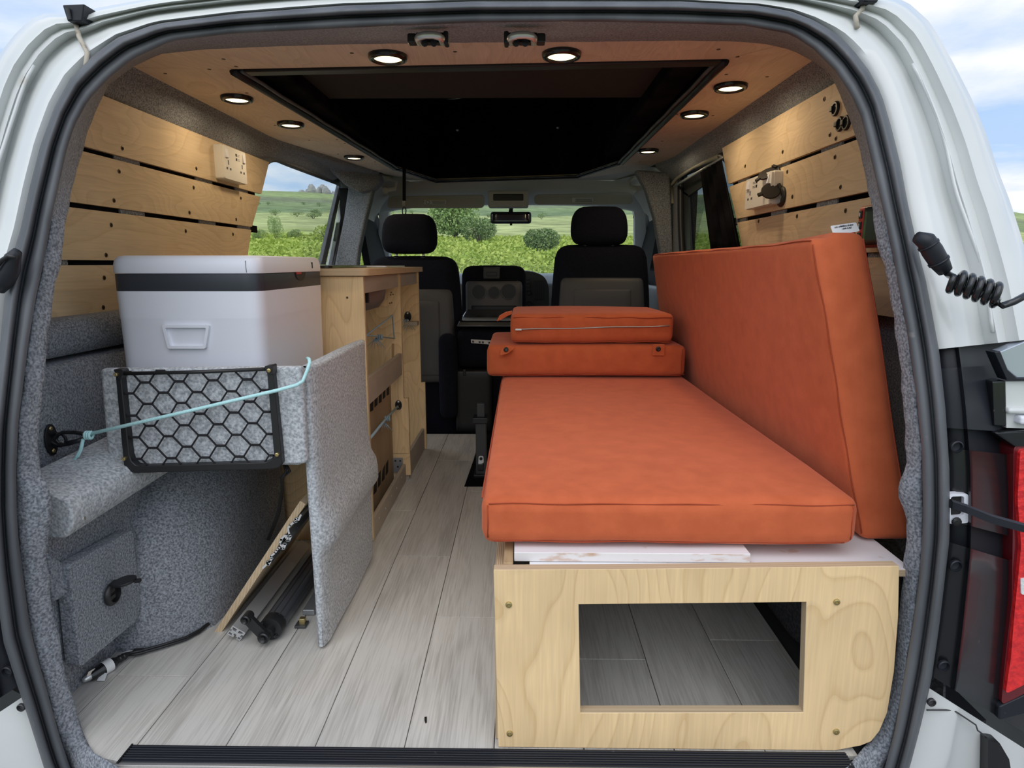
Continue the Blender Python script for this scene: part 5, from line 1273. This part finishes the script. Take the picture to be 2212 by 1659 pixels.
# curved white edged extrusion lying against the board
t = thing('curved_profile', at(600, 1180, y=1.26), 'aluminium extrusion with a curly white cut end resting on the leaning board', 'profile')
def cp(u, v): return at(430 + u / 4.485, 1050 + v / 4.485, y=1.230)
def ribbon(pts, w=.0019):
    mb = MB(); P = [cp(*q) for q in pts]
    for p, q in zip(P, P[1:]):
        d = (q - p).normalized(); n = Vector((-d.z, 0, d.x)) * w; e = d * w * .6
        mb.hexa([p - n - e, q - n + e, q + n + e, p + n - e] + [v + Vector((0, .36, 0)) for v in (p - n - e, q - n + e, q + n + e, p + n - e)])
    return mb
PROF = mat('profile_white_end', (.66, .66, .66), .45, .3); PROFD = mat('profile_dark_side', (.16, .155, .15), .4, .4)
pts_all = [[(618, 795), (660, 752), (672, 765), (682, 748)], [(660, 752), (655, 738), (690, 728), (688, 742)], [(672, 740), (708, 700), (692, 682), (735, 648), (752, 625), (765, 602), (790, 600), (800, 606), (822, 606), (838, 562)], [(838, 562), (822, 560), (806, 586), (780, 562), (800, 520), (790, 520), (830, 480), (842, 502)], [(830, 480), (862, 488), (850, 528), (872, 528), (890, 490), (876, 470), (866, 440), (862, 410), (880, 380), (920, 350), (942, 348)], [(942, 348), (930, 322), (958, 312), (962, 330), (985, 280)]]
ends = MB(); sides = MB()
for pl_ in pts_all:
    m1 = ribbon(pl_); base = len(sides.v); sides.v += m1.v; sides.f += [tuple(i + base for i in f) for f in m1.f]; sides.m += m1.m
o = sides.build('extrusion', [PROFD, PROF], t)
for p in o.data.polygons:
    if abs(p.normal.y) > .9: p.material_index = 1

# slotted aluminium bar
t = thing('slotted_bar', at(505, 1380, y=1.2), 'silver slotted aluminium bar lying on the floor between board and awning tube', 'bar')
def tp(u, v, y=1.2): return at(430 + u / 4.485, 1050 + v / 4.485, y=y)
TL, TR, BL = tp(322, 1352), tp(450, 1424), tp(266, 1430)
ex, ez = TR - TL, BL - TL
q = lambda u, v: TL + ex * u + ez * v
outl = [(0, 0), (1, 0), (1, .38), (.86, .38), (.86, .62), (1, .62), (1, 1), (.72, 1), (.72, .80), (.58, .80), (.58, .62), (.42, .62), (.42, .80), (.50, .80), (.50, 1), (0, 1), (0, .62), (.14, .62), (.14, .38), (0, .38)]
holes = [[q(.08, .12), q(.40, .12), q(.40, .40), q(.20, .40)], [q(.58, .12), q(.90, .12), q(.80, .32), q(.58, .40)], [q(.10, .72), q(.28, .72), q(.34, .92), q(.08, .92)], [q(.76, .72), q(.94, .70), q(.94, .92), q(.78, .92)]]
MB().prism([q(*p) for p in outl], (0, .42, 0), holes=holes).build('bar', mat('satin_aluminium', (.55, .55, .55), .42, .45), t, bevel=.0004, seg=1)
MB().prism([q(.02 + .0, .03), q(.98, .03), q(.98, .96), q(.02, .96)], (0, .004, 0)).build('dark_core', BLACK, t).location.y = .012
# awning tube with winding crank
t = thing('awning_tube', at(578, 1380, y=1.2), 'dark grey roller tube with a black winding crank lying on the floor beside the divider', 'roller')
pc = tp(692, 1385, 1.205); pc.z = max(pc.z, .026)
r0 = .0235
MB().lathe([(r0 * .97, .02), (r0 * .97, .43)], pc, (0, 1, 0), 28).build('tube', mat('dark_anodised', (.13, .135, .15), .32, .5), t, smooth=True, auto=40)
for k in range(4):
    a_ = .5 + k * .55; p = pc + Vector((r0 * math.cos(a_), .02, r0 * math.sin(a_))); MB().tube([p, p + Vector((0, .41, 0))], .0012, 5).build('tube_rib', DARKP, t)
cap = MB().lathe([(r0 * 1.02, .024), (r0 * 1.04, .002), (r0 * .98, -.002), (.011, -.002), (.010, -.016), (.0002, -.016)], pc, (0, 1, 0), 28, cap=False).build('end_cap', BLACK, t, smooth=True, auto=40)
for du, dv2 in ((-80, -56), (52, 62)): MB().lathe([(.0042, -.001), (.003, -.004), (.0002, -.003)], tp(692 + du, 1385 + dv2, 1.203), (0, 1, 0), 12, cap=False).build('cap_screw', BLACK_G, cap, smooth=True, auto=40)
h0, h1 = tp(628, 1466, 1.182), tp(455, 1290, 1.178)
cr = MB().prism(round_poly([h0 + Vector((-.008, 0, -.006)), h0 + Vector((.004, 0, -.010)), h0 + Vector((.010, 0, .004)), h1 + Vector((.008, 0, .006)), h1 + Vector((-.006, 0, .007)), h1 + Vector((-.008, 0, -.005))], .005), (0, .010, 0)).build('crank_arm', BLACK, t, bevel=.002)
for h, rr2 in ((h0, .0115), (h1, .0095)): MB().lathe([(rr2, .018), (rr2, -.005), (rr2 * .8, -.007), (rr2 * .55, -.004), (rr2 * .3, -.003), (rr2 * .28, -.006), (.0002, -.006)], h, (0, 1, 0), 18, cap=False).build('crank_boss', BLACK, cr, smooth=True, auto=40)
t = thing('floor_rail', at(640, 1345, z=.0), 'grey flat rail lying on the floor under the divider', 'rail')
MB().box((-.478, 1.30, .001), (-.452, 1.66, .014)).build('rail', ZINC, t, bevel=.002)
t = thing('floor_catch', at(652, 1352, z=0), 'small black catch plate on the floor beside the divider foot', 'catch')
p = at(652, 1352, z=0); MB().box((p.x - .012, p.y - .012, .0005), (p.x + .012, p.y + .012, .006)).build('plate', DARKP, t, bevel=.001); MB().box((p.x - .004, p.y - .004, .005), (p.x + .008, p.y + .008, .018)).build('tongue', BRASS, t, bevel=.001)

# black leads hanging behind the shelf front
t = thing('hanging_leads', at(608, 1010, y=1.30), 'black electric leads hanging down behind the shelf board', 'cable')
for k in range(2): MB().tube([at(612 + 5 * k, 1000, y=1.24), at(618 + 8 * k, 1018, y=1.22), at(608 + 2 * k, 1032, y=1.25), at(609 + 2 * k, 1060, y=1.30), at(600 + 3 * k, 1110, y=1.33), at(578 + 3 * k, 1166, y=1.33)], .0028, 6).build('lead', BLACK, t, smooth=True)
# twelve volt plug and its lead along the floor
t = thing('plug_lead', at(230, 1455, z=.0), 'black twelve volt plug with a white tag and its lead along the carpet edge', 'plug')
P0, P1 = at(178, 1471, z=.012), at(254, 1426, z=.013); d = (P1 - P0).normalized(); ln = (P1 - P0).length
MB().lathe([(.0002, 0), (.004, .001), (.0055, .006), (.0065, .012), (.0065, .016)], P0, d, 14, cap=False).build('tip', STEEL, t, smooth=True)
MB().lathe([(.0085, .014), (.0105, .018), (.0105, ln * .45), (.0115, ln * .47), (.0115, ln * .75), (.009, ln * .92), (.006, ln * .95)], P0, d, 16).build('barrel', BLACK_G, t, smooth=True, auto=40)
tgp = P0 + d * ln * .62
MB().lathe([(.0128, 0), (.0128, .016)], tgp - d * .004, d, 16, cap=False).build('tag_wrap', PAPER, t, smooth=True)
MB().hexa([tgp + v for v in (Vector((.0, -.012, -.004)), Vector((.012, -.012, -.004)), Vector((.014, -.024, -.0105)), Vector((.0, -.024, -.0105)), Vector((.0, -.011, -.003)), Vector((.012, -.011, -.003)), Vector((.014, -.024, -.0095)), Vector((.0, -.024, -.0095)))]).build('tag', PAPER, t)
MB().obox(P0 + d * ln * .33 + Vector((.0, -.0075, .0075)), d * .006, Vector((0, .0015, -.0015)), Vector((.0, .003, .003))).build('contact_spring', STEEL, t)
MB().lathe([(.0075, 0), (.0065, .006), (.0075, .008), (.006, .014), (.007, .016), (.005, .024), (.004, .026)], P1 - d * .004, d, 12).build('strain_relief', BLACK, t, smooth=True, auto=30)
mb = MB()
for k in (0, 1): mb.tube([P1 + d * .02 + Vector((0, 0, -.002 + .004 * k))] + [at(u, v, z=zz) + Vector((0, .004 * k, .003 * k)) for u, v, zz in ((300, 1412, .008), (350, 1398, .007), (400, 1382, .006), (430, 1366, .006), (455, 1345, .008), (472, 1320, .02))], .0028, 6)
mb.build('lead', BLACK, t, smooth=True)
t = thing('cable_tie', at(298, 1405, z=.004), 'small black clip with white backing at the carpet edge beside the lead', 'clip')
MB().obox(at(300, 1406, z=.006), (.010, .002, 0), (-.001, .004, 0), (0, 0, .004)).build('clip', BLACK, t, bevel=.001); MB().prism([at(*q, z=.0012) for q in ((264, 1412), (292, 1402), (296, 1407), (276, 1416))], (0, 0, .002)).build('backing', PAPER, t)

# ================================================================== BED
t = thing('bed_box', (.26, 1.5, 0), 'birch plywood bed box with a rectangular opening in its front panel', 'bed frame')
fy = .911
def bq(u, v): return at(u, v, y=fy)
op = [bq(*q) for q in ((1250, 1306), (1742, 1301), (1735, 1539), (1254, 1540))]
out = [bq(1066, 1231)] + [bq(1300, 1230), bq(1943, 1223)] + [bq(1941, 1330), bq(1932, 1450), bq(1917, 1540), bq(1900, 1580), bq(1882, 1602), bq(1860, 1611)] + [Vector((.50, fy, .0015)), Vector((-.035, fy, .0015))]
out = [Vector((p.x, fy, max(p.z, .0015))) for p in out]
fp_ = MB().prism(out, (0, .018, 0), holes=[op]).build('front_panel', [PLY_Z, EDGE_Y], t, edge=1, bevel=.0012)
for q_ in ((1099, 1306), (1807, 1300), (1101, 1584), (1806, 1580)):
    p = bq(*q_); MB().lathe([(.0052, .0), (.0046, -.0022), (.003, -.003), (.0018, -.0028), (.0016, -.001), (.0002, -.001)], p, (0, 1, 0), 16, cap=False).build('screw', BRASS, fp_, smooth=True, auto=40)
MB().box((-.040, .930, .0015), (-.026, 2.42, .288)).build('side_panel', [PLY, EDGE_X], t, edge=0, bevel=.001)
MB().box((-.026, .930, .270), (-.0115, 2.42, .308)).build('side_batten', mat('pine_batten', (.50, .36, .20), .6, col2=(.36, .24, .12), nscale=60, stretch=(1, .06, 1)), t, bevel=.001)
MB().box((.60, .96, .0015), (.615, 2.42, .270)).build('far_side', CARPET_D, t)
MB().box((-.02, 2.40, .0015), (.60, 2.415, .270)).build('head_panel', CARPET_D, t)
# loose white boards on top
o = MB().box((.014, .931, .2885), (.600, 1.55, .3005)).build('white_base_board', [WHITE_B, EDGE_Z], None, edge=2, bevel=.001, loc=(.33, 1.2, .289)); tag(o, 'wide white painted board lying across the bed box under everything', 'board')
o = MB().box((.014, 1.553, .289), (.63, 2.42, .3005)).build('white_base_board', [WHITE_B, EDGE_Z], None, edge=2, loc=(.33, 2, .289)); tag(o, 'rear white board under the far half of the orange mattress', 'board')
o = MB().box((-.010, .948, .3015), (.358, 1.5, .3165)).build('white_top_board', [WHITE_B, mat('chipped_board_edge', (.76, .74, .73), .6, col2=(.55, .36, .25), nscale=38, ramp=(.52, .6), stretch=(.35, 1, 1))], None, edge=2, bevel=.001, loc=(.17, 1.2, .3015)); tag(o, 'white painted board with chipped front edge under the left of the mattress', 'board')

# cushions
def seam(pts, par, r=.0016): MB().tube(pts, r, 6).build('piping', ORANGE_D, par, smooth=True)
xa, xb, ya, yb, za, zb = -.062, .530, .962, 2.40, .3212, .403
t = thing('seat_mattress', ((xa + xb) / 2, 1.6, .3175), 'long flat orange velvet mattress lying on the bed box', 'mattress')
def wm(o):
    o = o.copy(); k = max(0, min(1, (1.05 - o.y) / .09)); o.z += -.004 * k * max(0, (o.z - .36) / .04); o.z += .0015 * math.sin(o.x * 9 + o.y * 4) * (1 if o.z > .38 else 0); 
    if o.z < .33: o.z += .002 * math.sin(o.x * 12)
    return o
m_ = MB().rbox((xa, ya, za), (xb, yb, zb), .020, .003, warp=wm).build('cover', ORANGE, t, smooth=True)
o_ = .0015
seam([(xa + .012, ya + .0035, zb - .0105 - .003)] + [(xa + .02 + (xb - xa - .04) * k / 20, ya + .0022 + .0006 * math.sin(k), zb - .0125 + .0008 * math.sin(k * 1.3)) for k in range(21)] + [(xb - .010, ya + .004, zb - .0125)], m_, .0011)
seam([(xa + .0005, ya + .02 + 1.35 * k / 20, zb - .009 + .001 * math.sin(k)) for k in range(21)], m_)
seam([(xa + .010, ya + .003, zb - .016), (xa + .0105, ya + .0015, .36), (xa + .010, ya + .0035, za + .012)], m_, .0011)
seam([(xb - .012, ya + .003, zb - .016), (xb - .0125, ya + .0015, .36), (xb - .011, ya + .0035, za + .012)], m_, .0011)
seam([(xa + .02 + (xb - xa - .04) * k / 20, ya + .004, za + .006 + .001 * math.sin(k)) for k in range(21)], m_, .0013)
# back cushion standing on edge along the wall
xa, xb, ya, yb, za, zb = .572, .660, 1.03, 2.50, .303, .797
t = thing('back_cushion', ((xa + xb) / 2, 1.8, .303), 'long orange velvet back cushion standing on edge against the right wall', 'cushion')
def wb(o):
    k = max(0, (o.z - .303) / .49); n = o.copy(); n.x += -.096 * k * (1 - .30 * (o.y - 1.03) / 1.5) + .006 * math.sin(o.y * 5) * k; n.y += .055 * k + .004 * math.sin(o.z * 17) * max(0, (1.1 - o.y) / .1)
    n.z += .014 * k * max(0, 1 - (o.y - 1.03) / .5) ** 2 * (1 if o.x > .61 else .3); n.z += (.012 * k if False else 0)
    if o.z < .34: n.z += .010 * max(0, 1 - (o.y - 1.03) / .15) * (.628 - o.x) / .095 * 0
    return n
m_ = MB().rbox((xa, ya, za), (xb, yb, zb), .014, .004, warp=wb).build('cover', ORANGE, t, smooth=True)
seam([wb(Vector((xa + .003, ya + .0035, za + .012 + (zb - za - .022) * k / 24))) + Vector((.001 * math.sin(k * 1.1), -.0005, 0)) for k in range(25)], m_, .0010)
seam([wb(Vector((xa + .0035, ya + .006 + 1.45 * k / 40, zb - .0035))) + Vector((0, 0, .0012 * math.sin(k * .9))) for k in range(41)], m_, .0011)
seam([wb(Vector((xb - .0035, ya + .003, za + .012 + (zb - za - .022) * k / 24))) for k in range(25)], m_)
seam([wb(Vector((xb - .012, ya + .01 + 1.45 * k / 40, zb - .0005))) for k in range(41)], m_)
# sewn-in white label
p = wb(Vector((.585, 1.045, .795))); a, b, c, d = at(1802, 504, y=1.115), at(1858, 494, y=1.115), at(1849, 480, y=1.13), at(1794, 488, y=1.13)
lb = MB().prism(round_poly([a + Vector((0, 0, -.004)), b + Vector((0, 0, -.004)), c, d], .003), (0, .0014, 0)).build('sewn_label', PAPER, t)
lr = random.Random(3); ux = (b - a).normalized(); uz = (d - a).normalized()
for row, (s0, s1) in enumerate(((.12, .84), (.36, .70))):
    s = s0
    while s < s1:
        w = lr.uniform(.014, .03)
        if lr.random() > .16:
            base = d.lerp(c, s) + (a - d) * (.26 + .30 * row); h = lr.uniform(.0012, .0022); h = h * (1.5 if lr.random() > .75 else 1)
            MB().tube([base + Vector((0, -.0006, -h)), base + ux * (w * .03) + Vector((0, -.0006, h * .6)), base + ux * (w * .05) + Vector((0, -.0006, -h * .4))], .00035, 4).build('label_lettering', INK, lb)
        s += w
t = tag(MB().prism([at(*q, z=.0006) for q in ((917, 1550), (922, 1549), (922, 1561), (919, 1563), (917, 1557))], (0, 0, .0012)).build('black_scrap', BLACK, None, loc=at(919, 1556, z=0)), 'tiny black scrap lying on the floor near the bed box', 'scrap')
# two small cushions stacked at the far end
def small(name, box, lab, seed): 
    t = thing(name, ((box[0][0] + box[1][0]) / 2, 2.2, box[0][2]), lab, 'cushion')
    return t, MB().rbox(box[0], box[1], .018, .005, wob=.0016, seed=seed).build('cover', ORANGE, t, smooth=True)
t, m_ = small('small_cushion', ((-.107, 2.02, .4095), (.518, 2.42, .509)), 'lower orange cushion with two tabs, at the far end of the mattress', 3)
for s, z in ((-1, .416), (1, .416), ): pass
seam([(-.10 + .615 * k / 20, 2.0195 + .001 * math.sin(k), .417 + .001 * math.sin(k * 1.7)) for k in range(21)], m_)
seam([(.503, 2.016, .417 + .08 * k / 8) for k in range(9)], m_, .001)
a, b = at(1410, 768, y=2.008), at(1436, 744, y=2.008)
tb = MB().prism(round_poly([(a.x, 2.008, a.z), (b.x, 2.008, a.z), (b.x, 2.010, b.z), (a.x, 2.010, b.z)], .003), (0, .005, 0)).build('press_tab', ORANGE, m_, bevel=.0012)
MB().lathe([(.008, 0), (.006, -.003), (.003, -.003), (.0002, -.001)], at(1422, 754, y=2.007), (0, 1, 0), 14, cap=False).build('press_stud', BLACK, m_, smooth=True)
P = [at(*q, y=y) for q, y in (((1082, 757), 2.004), ((1080, 768), 1.992), ((1098, 763), 1.990), ((1111, 752), 2.004), ((1096, 748), 2.010))]
MB().prism(round_poly(P, .004), (0, .004, .003)).build('press_tab', ORANGE, m_, bevel=.0012)
MB().lathe([(.008, 0), (.006, -.003), (.0002, -.002)], at(1093, 755, y=1.994), (.2, 1, -.5), 14, cap=False).build('press_stud', BLACK, m_, smooth=True)
t, m_ = small('small_cushion', ((-.032, 2.03, .5155), (.478, 2.41, .606)), 'upper orange cushion with a front zip, top of the stack', 8)
z0_ = at(1115, 712, y=2.025).z; z1_ = at(1448, 704, y=2.025).z
zp = MB().tube([(at(1112, 700, y=2.02).x + (at(1447, 700, y=2.02).x - at(1112, 700, y=2.02).x) * k / 16, 2.0245 - .0005 * math.sin(k), z0_ + (z1_ - z0_) * k / 16 + .001 * math.sin(k * .8)) for k in range(17)], .0022, 6).build('zip', ZINC, m_, smooth=True)
p = at(1120, 712, y=2.020); MB().obox(p, (.010, 0, 0), (0, .003, 0), (0, 0, .003)).build('zip_slider', STEEL, m_, bevel=.001)
seam([(-.024 + .494 * k / 20, 2.0305 + .001 * math.sin(k), .5945 + .0012 * math.sin(k * 1.4)) for k in range(21)], m_)
seam([(-.024 + .494 * k / 20, 2.0305 + .001 * math.sin(k), .5185 + .0012 * math.sin(k * 1.2)) for k in range(21)], m_)
Q = [at(*q, y=2.05) for q in ((1106, 672), (1092, 675), (1078, 683), (1073, 694), (1080, 692), (1094, 684), (1106, 678))]
MB().prism(Q, (0, .028, 0)).build('pull_loop', ORANGE, m_, bevel=.001)

# ================================================================== CABLES, STRUT AND LAMP OUTSIDE THE SEAL
t = thing('coiled_cable', at_tail(2010, 560, -.02), 'black coiled cable with a rubber boot on the right white pillar', 'cable')
yk = .93
B = [at(u, v, y=yk - .0) for u, v in ((1980, 512), (2000, 520), (2014, 542), (2030, 568), (2042, 586))]
MB().tube(B, [.008, .0125, .0135, .0125, .0095], 14).build('boot', BLACK_M, t, smooth=True)
for k, i in ((.35, 1), (.8, 2)): MB().tube([B[i].lerp(B[i + 1], k), B[i].lerp(B[i + 1], k + .12)], .0142, 14).build('boot_ring', BLACK_M, t, smooth=True)
P = [B[-1], at(2050, 594, y=yk - .005)]; A_, B_ = at(2056, 606, y=yk - .02), at(2160, 640, y=yk - .05); ax = (B_ - A_).normalized(); uu = Vector((0, 0, 1)); uu = (uu - ax * uu.dot(ax)).normalized(); vv = ax.cross(uu)
n = 5.5
for k in range(int(n * 20) + 1): a_ = 2 * math.pi * k / 20 + 1.2; P.append(A_.lerp(B_, k / (n * 20)) + (uu * math.cos(a_) + vv * math.sin(a_)) * .0135)
P += [at(2150, 655, y=yk - .06), at(2166, 660, y=yk - .06), at(2190, 652, y=yk - .06), at(2240, 625, y=yk - .06)]
MB().tube(P, .0046, 10).build('coil', BLACK_G, t, smooth=True)
t = thing('cable_boot', at_tail(15, 590, -.02), 'black rubber cable boot at the left edge beside the white pillar', 'cable')
MB().tube([at(u, v, y=yk) for u, v in ((38, 542), (28, 556), (22, 580), (10, 604), (-6, 622))], [.006, .010, .0125, .013, .011], 14).build('boot', BLACK_M, t, smooth=True)
MB().tube([at(u, v, y=yk - .015) for u, v in ((34, 556), (18, 553), (4, 562), (-12, 582))], .003, 8).build('wire', BLACK, t, smooth=True)
# check strap over the latch pocket on the right
t = thing('check_strap', at_tail(2070, 1095, -.01), 'black rubber-covered tailgate strap with white pocket on the right pillar', 'strap')
pk = [at_tail(*q, -.010) for q in ((2050, 1068), (2092, 1067), (2092, 1130), (2050, 1132))]
MB().prism(round_poly(pk, .004), (0, .012, 0), holes=[round_poly([at_tail(*q, -.010) for q in ((2054, 1073), (2083, 1072), (2082, 1114), (2054, 1116))], .004)]).build('pocket_frame', WHITE_P, t, bevel=.001)
MB().prism([at_tail(*q, -.004) for q in ((2052, 1070), (2086, 1070), (2086, 1118), (2052, 1118))], (0, .004, 0)).build('pocket_back', BLACK, t)
MB().lathe([(.007, 0), (.006, -.003), (.0002, -.002)], at_tail(2066, 1127, -.012), (0, 1, 0), 12, cap=False).build('pocket_bolt', BLACK, t, smooth=True)
C = [at(u, v, y=yy) for u, v, yy in ((2054, 1088, .885), (2085, 1098, .872), (2140, 1120, .865), (2215, 1141, .86), (2270, 1150, .86))]
mb = MB(); rows = []
for c in C: rows.append([c + Vector((0, 0, .0065)), c + Vector((0, -.004, .004)), c + Vector((0, -.004, -.006)), c + Vector((0, .004, -.007)), c + Vector((0, .004, .006)), c + Vector((0, 0, .0065))])
mb.grid(rows).build('strap', BLACK_M, t, smooth=True, auto=30)
# tail lamp
t = thing('tail_lamp', at(2200, 1250, y=.93), 'red tail lamp at the right edge beside the black pillar trim', 'lamp')
yl = .925
def tl(u, v, d=0): return at(u, v, y=yl + d)
MB().prism(round_poly([tl(*q) for q in ((2190, 962), (2330, 940), (2330, 1440), (2163, 1524), (2170, 1440), (2186, 1300))], .01), (0, .05, 0)).build('dark_surround', LAMPDARK, t, bevel=.006, seg=3)
MB().prism(round_poly([tl(*q, -.006) for q in ((2204, 972), (2330, 960), (2330, 1420), (2172, 1500), (2184, 1420), (2192, 1320), (2206, 1180), (2198, 1080))], .008), (0, .02, 0)).build('red_lens', LAMPRED, t, bevel=.004, seg=2)
MB().prism(round_poly([tl(*q, -.008) for q in ((2205, 1250), (2330, 1240), (2330, 1280), (2206, 1285))], .004), (0, .01, 0)).build('reverse_lens', mat('clear_lens', (.75, .75, .75), .1, coat=1.0, bump=.5, bscale=200, bdist=.004), t, bevel=.002)
MB().prism([tl(*q, -.002) for q in ((2148, 935), (2330, 925), (2330, 962), (2190, 965))], (0, .05, 0)).build('top_cap', BLACK_G, t, bevel=.003)
MB().prism([tl(*q, -.002) for q in ((2158, 1528), (2330, 1448), (2330, 1510), (2158, 1556))], (0, .05, 0)).build('lower_cap', BLACK_M, t, bevel=.003)
# rear quarter glass corner and the open cavity under it
MB().prism([tl(*q, .005) for q in ((2156, 762), (2330, 690), (2330, 815), (2196, 818), (2174, 800))], (0, .02, 0)).build('quarter_glass', mat('sky_toned_glass', (.45, .50, .58), .12, .3), rear, bevel=.003)  # pale blue base colour stands for sky mirrored in dark glass
MB().prism([tl(*q, .0) for q in ((2148, 760), (2162, 758), (2178, 798), (2198, 816), (2330, 814), (2330, 822), (2176, 822))], (0, .02, 0)).build('glass_edge', BLACK_M, rear, bevel=.002)
MB().prism([tl(*q, .004) for q in ((2144, 824), (2172, 822), (2174, 922), (2148, 920))], (0, .03, 0)).build('cavity_edge', BLACK_G, rear, bevel=.002)
MB().prism([tl(*q, .008) for q in ((2172, 824), (2330, 822), (2330, 930), (2174, 924))], (0, .03, 0)).build('cavity_wall', WHITE, rear)
MB().rbox(tl(2178, 895, -.002), tl(2290, 872, .03) + Vector((0, .03, 0)), .01).build('cavity_ledge', WHITE, rear, smooth=True)
MB().rbox(tl(2204, 918, -.006), tl(2290, 898, .0) + Vector((0, .02, 0)), .004).build('lamp_catch', WHITE_P, rear, smooth=True)
